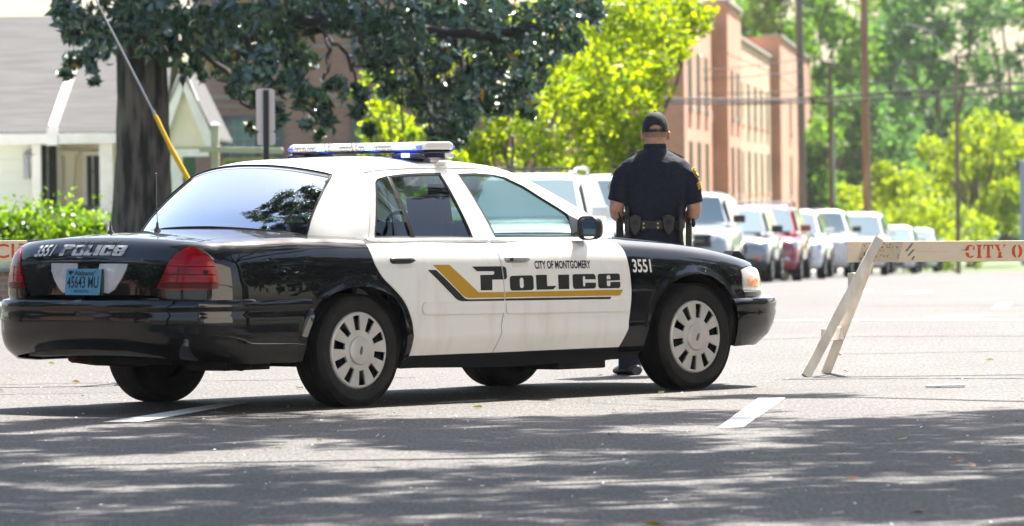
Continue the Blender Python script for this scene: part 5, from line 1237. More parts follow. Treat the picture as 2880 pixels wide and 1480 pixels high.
for a, b, c in (((2404, 145), (2345, 80), (2290, 62)),):
    mb = MB(); P = catmull([np.array(P3(x, y, 175) - p4.location) for x, y in (a, b, c)], 6); mb.tube(P, .025, 6); ar = mb.build('lamp_arm', metal_g, p4, smooth=60)
    e = P[-1]; mb = MB(); mb.ball((e[0], e[1], e[2] - .02), (.16, .07, .04), 12, 8); mb.build('lamp_head', mat('lamp_head', (.10, .12, .11), rough=.9), ar, smooth=60)
wire_m = mat('cable_black', (.035, .032, .03), rough=.8)
def wire(label, pts, r, m=wire_m):
    P = catmull([np.array(P3(*p)) for p in pts], 10); mb = MB(); mb.tube(P, r, 5); o = mb.build('overhead_cable', m, None, smooth=60); o['label'] = label; o['category'] = 'cable'; o['group'] = 'overhead cables'; return o
wire('thick upper cable of the black pair crossing in front of the orange building', [(1650, 248, 168), (1840, 251, 175), (2022, 249, 186), (2182, 238, 180), (2400, 222, 172), (2700, 200, 160)], .045)
wire('thick lower cable of the black pair, a little below its twin', [(1650, 258, 168), (1840, 261, 175), (2030, 258, 187), (2182, 252, 181), (2400, 240, 173), (2700, 226, 160)], .04)
wire('thin cable above the black pair, crossing the orange building', [(1650, 236, 190), (1900, 234, 192), (2060, 226, 200)], .018)
wire('thin cable high across the orange building up to the grey pole', [(1600, 185, 190), (1840, 172, 196), (2022, 150, 204)], .018)
wire('second thin cable high across the orange building, just below the highest', [(1600, 205, 190), (1840, 196, 196), (2022, 180, 204)], .018)
wire('thin cable rising right from the tan pole, highest of the cables', [(2184, 96, 195), (2400, 62, 185), (2700, 20, 172)], .02)
wire('thin cable rising right from the tan pole, second highest', [(2184, 172, 195), (2400, 150, 185), (2700, 118, 172)], .02)
wire('thin cable sloping down right from the grey pole to the lamp pole', [(2022, 130, 204), (2184, 195, 195), (2411, 255, 176), (2700, 300, 165)], .018)
wire('pale thin cable low across the trees right of the tan pole', [(2184, 290, 195), (2300, 320, 190), (2411, 335, 176)], .016)
wire('thin cable slanting down the face of the orange building', [(1835, 135, 212), (1960, 190, 212), (2022, 236, 206)], .016)
# guy wire with its yellow guard
g = empty('guy_wire', P3(520, 560, 55), 0, 'steel guy wire with a long yellow plastic guard slanting in front of the tree trunk', 'guy wire')
gl_ = lambda x, y: tuple(P3(x, y, 55) - g.location)
mb = MB(); mb.tube([gl_(200, -120), gl_(250, 0), gl_(394, 288)], .011, 6); mb.tube([gl_(391, 278), gl_(394, 290)], .018, 6); mb.build('steel_cable', mat('steel_cable', (.40, .40, .40), rough=.4, metal=.5), g, smooth=60)
mb = MB(); mb.tube([gl_(393, 288), gl_(398, 296), gl_(430, 365), gl_(433, 372), gl_(478, 455), gl_(540, 570)], [.016, .021, .021, .026, .026, .026], 10); mb.build('yellow_guard', mat('yellow_plastic', (.80, .47, .004), rough=.4), g, smooth=60)
# road sign seen from behind
s_ = P3(672, 640, 62); s_.z = gz(62); sg = empty('road_sign', s_, 0, 'black sign post carrying two white sign plates seen from behind', 'sign')
sl_ = lambda x, y, dy=0: tuple(P3(x, y, 62) - s_ + Vector((0, dy, 0)))
mb = MB(); a, b = sl_(671, 640), sl_(674.5, 226); mb.beam((a[0], 0, 0 - .1), (b[0], 0, b[2]), .062, .05, up=(0, 1, 0)); ps = mb.build('post', mat('black_post', (.014, .014, .017), rough=.4), sg, bevel=.004)
sbm = mat('sign_back', (.84, .74, .66), rough=.45, metal=.1)
def signplate(x0, x1, y0, y1):
    pa, pb = sl_(x0, y0), sl_(x1, y1); w, h = pb[0] - pa[0], pa[2] - pb[2]; r = .03; P = []
    for cx, cz, a0 in ((pa[0] + r, pb[2] + r, 180), (pb[0] - r, pb[2] + r, 270), (pb[0] - r, pa[2] - r, 0), (pa[0] + r, pa[2] - r, 90)):
        for k in range(5): q = R(a0 + 22.5 * k); P.append((cx + r * math.cos(q), cz + r * math.sin(q)))
    mb = MB(); mb.prism(P, .030, .034); return mb.build('sign_plate', sbm, sg)
signplate(649, 696, 224, 331); signplate(651, 696, 332, 365)
# cream cross-arm sign post with a hanging board
c_ = P3(545, 640, 84); c_.z = gz(84); cs = empty('hanging_sign', c_, 0, 'cream timber sign post with a cross arm and a hanging yellow board', 'sign')
cl_ = lambda x, y: P3(x, y, 84) - c_
wood_c = mat('cream_timber', (.55, .50, .36), rough=.8, var=.1, vscale=5)
a = cl_(545, 318); mb = MB(); mb.box((a.x, 0, a.z / 2), (.115, .115, a.z)); mb.build('post', wood_c, cs, bevel=.006)
mb = MB(); mb.rings([[(a.x + sx * s, sy * s, a.z + z) for sx, sy in ((-1, -1), (1, -1), (1, 1), (-1, 1))] for s, z in ((.066, 0), (.066, .025), (.004, .07))]); mb.build('post_cap', white_wood, cs)
l, r_ = cl_(506, 376), cl_(713, 380); mb = MB(); mb.beam((l.x, -.09, l.z), (r_.x, -.09, r_.z), .05, .085); mb.ball((r_.x, -.09, r_.z), (.03, .03, .05), 10, 6); mb.build('cross_arm', wood_c, cs, bevel=.006)
l, r_ = cl_(563, 398), cl_(706, 440); P = rrect(l.x, r_.x, r_.z, l.z, 0, .06); mb = MB(); mb.prism(P, -.10, -.07); bd = mb.build('sign_board', mat('board_yellow', (.45, .36, .12), rough=.7, var=.15, vscale=6), cs)
mb = MB(); mb.prism(rrect(l.x + .05, l.x + .27, r_.z + .06, l.z - .05, 0, .03), -.104, -.100); 
for k in range(4): mb.box((l.x + .40 + .13 * k, -.102, l.z - .085), (.09, .004, .045))
mb.build('board_lettering', mat('board_green', (.12, .20, .08), rough=.7), bd)
mb = MB()
for q in (.15, .85): mb.tube([(l.x + (r_.x - l.x) * q, -.085, l.z - .01), (l.x + (r_.x - l.x) * q, -.085, l.z + .09)], .008, 5)
mb.build('hanger', metal_g, cs)
# grey sign panel at the right edge
q = P3(2576, 560, 150); qp_ = empty('grey_sign', (q.x + .30, 150, gz(150)), 0, 'tall pale grey sign panel cut by the right edge of the photo', 'sign')
za, zb_ = P3(2576, 405, 150).z - gz(150), P3(2576, 668, 150).z - gz(150)
mb = MB(); mb.box((0, 0, (za + zb_) / 2), (.75, .12, za - zb_)); mb.build('panel', mat('panel_grey', (.36, .42, .50), rough=.5), qp_, bevel=.01)
mb = MB(); mb.box((0, .1, zb_ / 2 + .1), (.14, .1, zb_ + .2)); mb.build('post', metal_g, qp_)

# ------------------------------------------------------------------ barricades
bar_paint = mat('weathered_white_paint', (.86, .71, .52), rough=.8, var=.3, vscale=5, stretch=(.7, 4, 5), var_col=(.42, .35, .27), vlo=.28, vhi=.42, bump=.25, bscale=30, detail=8)
leg_paint = mat('leg_white_paint', (.82, .74, .64), rough=.8, var=.2, vscale=9, stretch=(1, 1, .4), bump=.2, bscale=40)
rust_spot = mat('rust_spots', (.66, .55, .42), rough=.9, var=.5, vscale=55, var_col=(.14, .075, .04), vlo=.33, vhi=.45, detail=5)
orange_p = mat('orange_stencil', (.72, .105, .008), rough=.8, var=.2, vscale=30)
grey_mark = mat('grey_scuff', (.20, .18, .16), rough=.9, var=.5, vscale=30)
Yb = 37.9; X0b = 2.232; tiltb = -.006
br = empty('barricade', (X0b, Yb, 0), 0, 'long white board barricade stencilled CITY, standing on leaning legs right of the police car', 'barricade')
zB0, zB1 = .748, .886
def bpt(x, z, dy=-.0195): return (x, dy, z + tiltb * x)
mb = MB(); mb.rings([[bpt(x, zB0, -.019), bpt(x, zB0, .019), bpt(x, zB1, .019), bpt(x, zB1, -.019)] for x in (0, 1.2, 2.44)]); board = mb.build('board', bar_paint, br, bevel=.003)
def bdec(name, items, m, par, off=-.0205):
    mb = MB()
    for v, f in items: mb.add([bpt(x, z, off) for x, z in v], [t[::-1] if False else t for t in f])
    return mb.build(name, m, par, fix=False)
H = zB1 - zB0
def par(x0, x1, s, z0=.0, z1=1.0): return [(x0, zB0 + z0 * H + .001), (x1, zB0 + z0 * H + .001), (x1 + s, zB0 + z1 * H - .001), (x0 + s, zB0 + z1 * H - .001)]
bdec('rusty_band', [fill(par(.07, .34, .035), .1)], rust_spot, board)
bdec('scuff_mark', [fill(p, .05) for p in ([(.385, .82), (.40, .818), (.445, .872), (.43, .874)], [(.40, .79), (.412, .788), (.452, .83), (.436, .832)], [(.425, .762), (.436, .760), (.452, .785), (.44, .787)])], grey_mark, board)
def stencil(word, x0, z0, h, adv):
    G_ = {'C': (.78, [[(.40 + .40 * math.cos(a) * 1.0, .5 + .5 * math.sin(a)) for a in np.linspace(R(52), R(172), 12)] + [(.40 + .12 * math.cos(a), .5 + .40 * math.sin(a)) for a in np.linspace(R(165), R(70), 10)], [(.40 + .40 * math.cos(a), .5 + .5 * math.sin(a)) for a in np.linspace(R(188), R(318), 12)] + [(.40 + .12 * math.cos(a), .5 + .40 * math.sin(a)) for a in np.linspace(R(300), R(195), 10)], [(.60, .62), (.72, .62), (.74, .92), (.66, .90)]]),
          'I': (.46, [[(.02, 0), (.42, 0), (.42, .07), (.33, .12), (.33, .88), (.42, .93), (.42, 1), (.02, 1), (.02, .93), (.11, .88), (.11, .12), (.02, .07)]]),
          'T': (.74, [[(.26, .12), (.17, .07), (.17, 0), (.57, 0), (.57, .07), (.48, .12), (.48, 1), (.26, 1)], [(.0, .64), (.06, .64), (.10, .88), (.22, .91), (.22, 1), (.0, 1)], [(.74, .64), (.68, .64), (.64, .88), (.52, .91), (.52, 1), (.74, 1)]]),
          'Y': (.86, [[(.30, .12), (.22, .07), (.22, 0), (.62, 0), (.62, .07), (.54, .12), (.54, .44), (.30, .46)], [(.30, .50), (.48, .48), (.33, .92), (.40, .94), (.40, 1), (.0, 1), (.0, .94), (.08, .92)], [(.53, .52), (.60, .56), (.72, .92), (.64, .94), (.64, 1), (.88, 1), (.88, .94), (.82, .92)]]),
          'O': (.84, [[(.37 + .37 * math.cos(a), .5 + .5 * math.sin(a)) for a in np.linspace(R(97), R(263), 16)] + [(.37 + .13 * math.cos(a), .5 + .40 * math.sin(a)) for a in np.linspace(R(255), R(105), 12)], [(.43 + .37 * math.cos(a), .5 + .5 * math.sin(a)) for a in np.linspace(R(-83), R(83), 16)] + [(.43 + .13 * math.cos(a), .5 + .40 * math.sin(a)) for a in np.linspace(R(75), R(-75), 12)]]),
          'F': (.70, [[(.02, 0), (.42, 0), (.42, .07), (.33, .12), (.33, 1), (.02, 1), (.02, .93), (.11, .88), (.11, .12), (.02, .07)], [(.37, 1), (.66, 1), (.66, .68), (.60, .68), (.56, .90), (.37, .90)], [(.37, .56), (.50, .56), (.50, .46), (.37, .46)]]), ' ': (.30, [])}
    out = []; x = x0
    for ch in word:
        w, ps = G_[ch]
        for p in ps: out.append(fill([(x + a * h, z0 + b * h) for a, b in p], .2))
        x += (w + adv) * h
    return out
bdec('city_lettering', stencil('CITY OF', .785, zB0 + .024, .088, .08), orange_p, board)
bdec('paint_run', [fill([(.75, zB0 + .078), (.80, zB0 + .072), (.80, zB0 + .082)], .2)], orange_p, board)
fA, fB, tp = Vector((1.93 - X0b, 37.55 - Yb, 0)), Vector((2.10 - X0b, 38.22 - Yb, 0)), Vector((.215, 0, .905))
for f_, yo in ((fA, -.042), (fB, .042)):
    mb = MB(); mb.beam(f_, tp + Vector((0, yo, 0)), .064, .036, up=(0, 1, 0)); mb.build('leg', leg_paint, br, bevel=.003)
mb = MB(); a = fA.lerp(tp, .30); b = fB.lerp(tp, .30); mb.beam(a + Vector((-.03, .0, 0)), b + Vector((.0, 0, 0)), .030, .085); mb.build('brace', leg_paint, br, bevel=.003)
mb = MB(); a = fA.lerp(tp, .70); b = fB.lerp(tp, .70); mb.beam(a + Vector((-.05, .04, 0)), b + Vector((-.03, 0, 0)), .025, .09); mb.build('brace', leg_paint, br, bevel=.003)
# the second one, behind the tail of the car
bl = empty('barricade', (-6.9, 37.9, 0), 0, 'white board barricade with hand painted orange letters behind the tail of the police car', 'barricade')
o = board.copy(); o.data = board.data.copy()
zL0, zL1 = P3(50, 657.5, 37.9).z, P3(50, 605, 37.9).z; Lb = 4.4
mb = MB(); mb.rings([[(x, -.019, zL0), (x, .019, zL0), (x, .019, zL1), (x, -.019, zL1)] for x in (0, 2.2, Lb)]); b2 = mb.build('board', bar_paint, bl, bevel=.003)
bpy.data.objects.remove(o)
cx = lambda px: P3(px, 0, 37.9).x + 6.9
its = []
for ch, xa, xb in (('C', -14, 24), ('I', 30, 37), ('T', 48, 76), ('Y', 86, 112)):
    its.append(fit_text(ch, cx(xa), cx(xb), zL0 + .022, zL0 + .118, .012))
mb = MB()
for v, f in its: mb.add([(x, -.0205, z) for x, z in v], f)
mb.build('city_lettering', orange_p, b2, fix=False)
mb = MB(); mb.rings([[(cx(a), y, z) for a in (70, 130)] for y, z in ((-.021, zL1 - .012), (-.021, zL1 + .0025), (.012, zL1 + .0025))], cap=False, closed=False); mb.build('bare_wood', mat('bare_wood', (.16, .11, .08), rough=.9, var=.4, vscale=20), b2)
for xx in (.6, 4.34):
    for dy in (-.33, .33):
        mb = MB(); mb.beam((xx + .05, dy, 0), (xx, math.copysign(.042, dy), zL1 + .02), .07, .036, up=(0, 1, 0)); mb.build('leg', leg_paint, bl, bevel=.003)
    mb = MB(); mb.beam((xx + .03, -.24, .28), (xx + .03, .24, .28), .03, .085); mb.build('brace', leg_paint, bl, bevel=.003)

# ------------------------------------------------------------------ the officer
skin = mat('skin', (.50, .27, .19), rough=.5, var=.12, vscale=25)
skin.node_tree.nodes['Principled BSDF'].inputs['Subsurface Weight'].default_value = .35
skin.node_tree.nodes['Principled BSDF'].inputs['Subsurface Radius'].default_value = (1.0, .28, .12); skin.node_tree.nodes['Principled BSDF'].inputs['Subsurface Scale'].default_value = .02
navy = mat('navy_cloth', (.011, .0145, .026), rough=.85, spec=.3, var=.25, vscale=60, bump=.5, bscale=7, detail=4)
leather = mat('black_leather', (.010, .010, .010), rough=.35, bump=.3, bscale=120)
brass = mat('brass_snap', (.62, .45, .16), rough=.3, metal=1)
gold_thread = mat('gold_thread', (.62, .40, .04), rough=.6)
PX, PY = .972, 38.4
def el(cx, cy, z, hx, hy, n=28, p=1.0, front=1.0):
    out = []
    for a in np.linspace(0, 2 * math.pi, n, endpoint=False):
        c, s = math.cos(a), math.sin(a); out.append((cx + hx * math.copysign(abs(c) ** p, c), cy + hy * (front if s > 0 else 1) * math.copysign(abs(s) ** p, s), z))
    return out
def limbring(mb, pts, rs, n=16): mb.tube(pts, rs, n)
mb = MB()
# head: neck, jaw, skull; the face looks away (+y)
mb.rings([el(0, -.005, 1.40, .075, .075), el(0, -.008, 1.47, .064, .066), el(.002, -.005, 1.525, .062, .064), el(.004, .004, 1.555, .067, .074, front=1.1), el(.006, .012, 1.585, .073, .088, front=1.12), el(.007, .012, 1.62, .0765, .096, front=1.05), el(.007, .010, 1.66, .0775, .099), el(.007, .008, 1.70, .074, .096), el(.007, .006, 1.735, .058, .076), el(.007, .005, 1.755, .03, .04), el(.007, .005, 1.760, .004, .005)])
mb.rings([el(.007, .100, 1.575, .012, .012, 10), el(.007, .118, 1.592, .015, .016, 10), el(.007, .112, 1.612, .010, .012, 10), el(.007, .102, 1.64, .008, .008, 10)])     # nose
mb.rings([el(.007, .095, 1.548, .022, .012, 12), el(.007, .102, 1.556, .020, .010, 12), el(.007, .098, 1.564, .018, .008, 12)])     # mouth
for sx in (-1, 1):
    mb.rings([[(.007 + sx * (.070 + t), .004 - .012 * (t / .03) + .020 * k * math.cos(a), 1.612 + .031 * k * math.sin(a) + .004 * math.cos(a)) for a in np.linspace(0, 2 * math.pi, 14, endpoint=False)] for t, k in ((-.01, .7), (.010, .85), (.020, 1), (.027, .95), (.030, .7))])
    mb.ball((.007 + sx * .030, .088, 1.632), (.014, .010, .010), 10, 6)
mb.rings([el(0, 0, .90, .165, .115), el(0, 0, 1.02, .165, .11), el(0, 0, 1.2, .19, .12), el(0, 0, 1.36, .19, .112), el(0, -.005, 1.43, .15, .09), el(0, -.008, 1.50, .07, .066)])
for sx in (-1, 1):
    limbring(mb, [(sx * .13, 0, 1.40), (sx * .20, -.005, 1.34), (sx * .248, -.01, 1.22), (sx * .262, -.012, 1.12), (sx * .258, .0, 1.085), (sx * .235, .06, 1.07), (sx * .175, .16, 1.055), (sx * .11, .25, 1.05), (sx * .095, .275, 1.05)], [.045, .055, .054, .05, .048, .048, .042, .031, .029])
    mb.rings([[(sx * .085 + dx * .4 - sx * .0 + ox, .30 + oy, 1.05 + dz) for dx, dz in ((-.02, -.035), (.02, -.035), (.028, 0), (.02, .035), (-.02, .035), (-.028, 0))] for ox, oy in ((0, -.04), (-sx * .015, .0), (-sx * .03, .03))])
    for k in range(4):
        z0 = 1.05 + .028 - .019 * k; limbring(mb, [(sx * .055, .33, z0), (sx * .03, .345, z0), (sx * .0, .342 - .004 * k, z0 - .002), (-sx * .018 + sx * .004 * k, .325, z0 - .003)], [.010, .010, .009, .0075], 8)
    limbring(mb, [(sx * .075, .28, 1.085), (sx * .05, .30, 1.102), (sx * .03, .315, 1.105)], [.013, .011, .009], 8)
    fx = -.185 if sx < 0 else .19
    limbring(mb, [(sx * .09, 0, .90), (sx * .11, .005, .72), (fx * .75, .01, .50), (fx * .9, 0, .28), (fx, -.005, .10), (fx, 0, .05)], [.095, .088, .065, .055, .042, .042])
person = mb.build('person', skin, None, smooth=180)
k = person.modifiers.new('one_skin', 'REMESH'); k.mode = 'VOXEL'; k.voxel_size = .006; k.use_smooth_shade = True
k = person.modifiers.new('soft', 'SMOOTH'); k.iterations = 2; k.factor = .5
person.location = (PX, PY, gz(PY)); tag(person, 'police officer in navy uniform and black cap seen from behind, standing beyond the police car', 'person')
# hair stubble under the cap
mb = MB(); mb.rings([[(.007 + .0795 * math.cos(a), .011 + .101 * math.sin(a), z) for a in np.linspace(R(205), R(335), 20)] for z in (1.60, 1.625, 1.66)], cap=False, closed=False); mb.v = [(x * (1 - max(0, 1.625 - z) * 1.2), y + max(0, 1.625 - z) * .25, z) for x, y, z in mb.v]; mb.build('hair', mat('grey_stubble', (.30, .18, .135), rough=.9, var=.3, vscale=90), person, smooth=180)
# shirt
mb = MB()
mb.rings([el(0, .0, .955, .186, .132, p=.9), el(0, 0, 1.01, .184, .130, p=.9), el(0, 0, 1.06, .196, .136, p=.9), el(0, -.002, 1.14, .208, .140, p=.9), el(0, -.005, 1.22, .216, .142, p=.88), el(0, -.01, 1.30, .222, .142, p=.86), el(0, -.014, 1.38, .224, .136, p=.86), el(0, -.014, 1.43, .216, .122, p=.9), el(0, -.012, 1.457, .200, .110, p=.95), el(0, -.010, 1.48, .152, .098), el(.002, -.008, 1.50, .108, .090), el(.002, -.006, 1.515, .086, .083), el(.002, -.004, 1.53, .073, .074), el(.002, 0, 1.555, .070, .072)])
for sx, zb in ((-1, 1.172), (1, 1.152)):
    mb.tube([(sx * .12, -.01, 1.40), (sx * .175, -.010, 1.385), (sx * .214, -.010, 1.33), (sx * .240, -.010, 1.25), (sx * .257, -.010, zb)], [.058, .070, .074, .073, .069], 18)
shirt = mb.build('shirt', navy, person, smooth=180)
k = shirt.modifiers.new('cloth', 'REMESH'); k.mode = 'VOXEL'; k.voxel_size = .008; k.use_smooth_shade = True
k = shirt.modifiers.new('soft', 'SMOOTH'); k.iterations = 8; k.factor = .5
tx = bpy.data.textures.new('creases', 'CLOUDS'); tx.noise_scale = .09; tx.noise_depth = 2
k = shirt.modifiers.new('creases', 'DISPLACE'); k.texture = tx; k.strength = .02; k.mid_level = .5; k.texture_coords = 'LOCAL'
def onback(x, z):     # y of the shirt's back at (x, z)
    zz = [.955, 1.01, 1.06, 1.14, 1.22, 1.30, 1.38, 1.43, 1.465, 1.49, 1.512]; hx = [.186, .184, .196, .208, .216, .222, .224, .208, .172, .125, .086]; hy = [.132, .130, .136, .140, .142, .142, .136, .122, .108, .094, .083]; oy = [0, 0, 0, -.002, -.005, -.01, -.014, -.014, -.012, -.008, -.006]
    a, b, c = np.interp(z, zz, hx), np.interp(z, zz, hy), np.interp(z, zz, oy); return c - b * math.sqrt(max(.0, 1 - min(1, abs(x / a)) ** 2.3))
mb = MB()
mb.tube([(x, onback(x, 1.445 - .02 * abs(x / .2) ** 2) - .002, 1.445 - .02 * abs(x / .2) ** 2) for x in np.linspace(-.195, .195, 20)], .0022, 5)
mb.build('yoke_seam', mat('navy_seam', (.006, .008, .014), rough=.9), shirt, smooth=60)
mb = MB(); mb.lathe([(.075, -.02), (.079, -.005), (.076, .018), (.070, .022), (.066, .014)], 28, (.002, -.004, 1.535)); mb.build('collar', navy, shirt, smooth=60)
for sx in (-1, 1):
    mb = MB(); mb.beam((sx * .085, .0, 1.515), (sx * .198, -.002, 1.462), .04, .006, up=(0, 0, 1)); mb.build('epaulette', navy, shirt, bevel=.003)
# shoulder patch and chevrons on the sleeves
def sleeve(sx, th, z, off=.003):
    c = np.interp(z, [1.15, 1.26, 1.34, 1.405], [.257, .242, .218, .185]); r = np.interp(z, [1.15, 1.26, 1.34, 1.405], [.068, .073, .075, .074]) + off
    return (sx * (c + r * math.cos(th)), -.010 - r * math.sin(th), z)
for sx in (1, -1):
    th0 = R(30) if sx > 0 else R(-5)
    mb = MB(); o_l = [(-.030, .035), (0, .043), (.030, .035), (.033, -.01), (.018, -.034), (0, -.042), (-.018, -.034), (-.033, -.01)]
    def pt(pl, off): return [sleeve(sx, th0 - u / .075, 1.355 + w, off) for u, w in pl]
    mb.add(pt(o_l, .008), [tuple(range(8))]); pa = mb.build('shoulder_patch', gold_thread, shirt, fix=False)
    mb = MB(); mb.add(pt([(a * .8, b * .82) for a, b in o_l], .0095), [tuple(range(8))]); mb.build('patch_field', mat('patch_black', (.012, .012, .015), rough=.8), pa, fix=False)
    mb = MB(); mb.add(pt([(.014 * math.cos(a), .014 * math.sin(a) - .002) for a in np.linspace(0, 6.28, 13)[:-1]], .011), [tuple(range(12))]); mb.add(pt([(-.018, .018), (.018, .018), (.016, .025), (-.016, .025)], .011), [(0, 1, 2, 3)]); mb.build('patch_emblem', gold_thread, pa, fix=False)
    mb = MB()
    for k_ in range(3):
        z0 = 1.292 - .017 * k_
        for s2 in (-1, 1): mb.add([sleeve(sx, th0 - u / .075, z0 + w - 1.355 + 1.355, .008) for u, w in ((0, .012), (s2 * .034, -.006), (s2 * .034, -.016), (0, .002))], [(0, 1, 2, 3)])
    mb.build('chevron', gold_thread, shirt, fix=False)
# trousers and shoes
mb = MB(); mb.rings([el(0, 0, 1.00, .182, .128), el(0, -.005, .93, .188, .135), el(0, -.008, .85, .185, .138), el(0, -.005, .80, .18, .13)])
for sx in (-1, 1):
    fx = -.185 if sx < 0 else .19
    mb.tube([(sx * .09, -.005, .88), (sx * .105, 0, .70), (fx * .78, .005, .48), (fx * .92, 0, .28), (fx, -.005, .10), (fx, -.01, .035)], [.102, .098, .082, .076, .078, .080], 18)
tr = mb.build('trousers', navy, person, smooth=180); k = tr.modifiers.new('cloth', 'REMESH'); k.mode = 'VOXEL'; k.voxel_size = .009; k.use_smooth_shade = True; k = tr.modifiers.new('soft', 'SMOOTH'); k.iterations = 2
for sx in (-1, 1):
    fx = -.185 if sx < 0 else .19
    mb = MB(); mb.rings([[(fx + x * sx * -.0 + w * math.cos(a) , y, max(.0, .0 + h * (.5 + .5 * math.sin(a)))) for a in np.linspace(0, 2 * math.pi, 16, endpoint=False)] for x, y, w, h in ((0, -.105, .035, .05), (0, -.09, .05, .07), (0, 0, .055, .09), (0, .08, .055, .075), (0, .15, .055, .055), (0, .19, .035, .04))]); mb.v = [(fx + (x - fx) * math.cos(.45) + sx * y * math.sin(.45), y * math.cos(.45) - sx * (x - fx) * math.sin(.45), z) for x, y, z in mb.v]
    s_ = mb.build('shoe', leather, person, smooth=50)
# cap
mb = MB(); C0 = Vector((.006, .006, 1.655)); N_ = 72; V = []; F = []; lv = list(np.linspace(0, .42, 19)) + list(np.linspace(.45, 1, 9))
for i, t in enumerate(lv):
    ph = t * math.pi / 2; rx, ry = .0845 * math.cos(ph) ** .72 + .001, .103 * math.cos(ph) ** .72 + .001; z = C0.z - .018 + .132 * math.sin(ph)
    for j in range(N_):
        a = 2 * math.pi * j / N_; V.append((C0.x + rx * math.cos(a), C0.y + ry * math.sin(a), z))
for i in range(len(lv) - 1):
    for j in range(N_):
        a = (j + .5) / N_ * 360; d = abs(a - 270); zc = (V[i * N_ + j][2] + V[(i + 1) * N_ + j][2]) / 2
        if d < 36 and zc < 1.640 + .044 * math.sqrt(max(0, 1 - (d / 36) ** 2)) and zc > 1.600: continue
        j2 = (j + 1) % N_; F.append((i * N_ + j, i * N_ + j2, (i + 1) * N_ + j2, (i + 1) * N_ + j))
mb.add(V, F); cap_cloth = mat('black_cap_cloth', (.011, .011, .013), rough=.85, bump=.3, bscale=30)
cap = mb.build('cap', cap_cloth, person, smooth=50, fix=False); k = cap.modifiers.new('s', 'SOLIDIFY'); k.thickness = .004; k.offset = 1
mb = MB(); mb.rings([[(C0.x + (.0855 + o) * math.cos(a), C0.y + (.104 + o) * math.sin(a), z) for o, z in ((0, 1.636), (.0025, 1.636), (.0025, 1.655), (0, 1.655))] for a in np.linspace(R(225), R(315), 14)]); mb.build('strap', leather, cap, smooth=40)
mb = MB()
for a0 in (30, 90, 150, 210, 270, 330):
    P = []
    for t in np.linspace(.3 if a0 == 270 else 0, 1, 12):
        ph = t * math.pi / 2; a = R(a0); P.append((C0.x + (.0845 * math.cos(ph) ** .72 + .004) * math.cos(a), C0.y + (.103 * math.cos(ph) ** .72 + .004) * math.sin(a), C0.z - .018 + .132 * math.sin(ph) + .002))
    mb.tube(P, .0016, 5)
mb.ball((C0.x, C0.y, C0.z + .119), .008, 10, 6); mb.build('cap_seam', cap_cloth, cap, smooth=60)
mb = MB(); mb.rings([[(C0.x + .082 * math.sin(u) * (1 - .25 * t), C0.y + .07 + .03 * math.cos(u) + .075 * t * math.cos(u * .8), 1.640 - .012 * t - .01 * (u / 1.2) ** 2 + dz) for u in np.linspace(-1.2, 1.2, 14)] for t, dz in ((0, 0), (1, -.01), (1, -.006), (0, .004))], cap=False, closed=False); mb.build('brim', cap_cloth, cap, smooth=40)
# duty belt and its kit (x, z in the officer's own frame)
mb = MB(); mb.rings([el(0, 0, .985, .196, .142, 40), el(0, 0, .986, .200, .147, 40), el(0, 0, 1.034, .200, .147, 40), el(0, 0, 1.035, .196, .142, 40)], cap=False); belt_o = mb.build('duty_belt', leather, person, smooth=40)
def bk(x): return -.145 * math.sqrt(max(0, 1 - (x / .2) ** 2)) - .004
for x in (-.084, .012):
    mb = MB(); mb.box((x, bk(x) - .003, 1.01), (.028, .008, .066)); bk_ = mb.build('belt_keeper', leather, belt_o, bevel=.003)
    for z in (.993, 1.021):
        mb = MB(); mb.ball((x, bk(x) - .009, z), (.0075, .004, .0075), 10, 6); mb.build('snap', brass, bk_, smooth=60)
for x, tl_ in ((-.140, 0), (.084, 0)):
    P = [(-.040, .050), (-.030, .062), (0, .066), (.030, .062), (.040, .050), (.040, .01), (.028, -.035), (.006, -.064), (-.006, -.064), (-.028, -.035), (-.040, .01)]
    mb = MB(); mb.prism([(x + a, 1.008 + b) for a, b in P], bk(x) - .034, bk(x) + .01); pz = mb.build('handcuff_pouch', leather, belt_o, bevel=.010, seg=3)
    mb = MB(); mb.lathe([(.0, -.003), (.020, -.003), (.022, .004)], 16, (x, bk(x) - .033, 1.028), 'Y'); mb.build('cuff_hole', rubber, pz, smooth=40)
    mb = MB(); mb.tube([(x + .034 * math.cos(a), bk(x) - .026, 1.040 + .030 * math.sin(a)) for a in np.linspace(R(25), R(155), 9)], .007, 6); mb.build('cuff_rim', mat('brown_edge', (.30, .19, .10), rough=.5), pz, smooth=60)  # lighter brown arc along the top edge of the pouch
for x, z0, z1, nm in ((-.192, .88, 1.145, 'flashlight'), (.166, .885, 1.138, 'baton')):
    mb = MB(); y = -.115 if x < 0 else -.135; mb.tube([(x, y, z0), (x, y, z1 - .01), (x, y, z1)], [.016, .0165, .013], 14); st_ = mb.build(nm, rubber, belt_o, smooth=40)
    mb = MB(); mb.tube([(x, y, .97), (x, y, 1.05)], .021, 14); mb.build('holder', leather, st_, smooth=40)
mb = MB(); mb.box((-.243, -.05, .985), (.05, .034, .105)); mb.box((-.243, -.05, 1.046), (.034, .028, .02)); rd_ = mb.build('radio', rubber, belt_o, bevel=.006)
mb = MB(); mb.tube([(-.236, -.05, 1.05), (-.250, -.05, 1.10), (-.258, -.05, 1.135)], [.006, .0045, .0025], 8); mb.tube([(-.225, -.06, 1.04), (-.215, -.08, 1.07), (-.212, -.08, 1.03)], .004, 6); mb.build('radio_antenna', rubber, rd_, smooth=60)
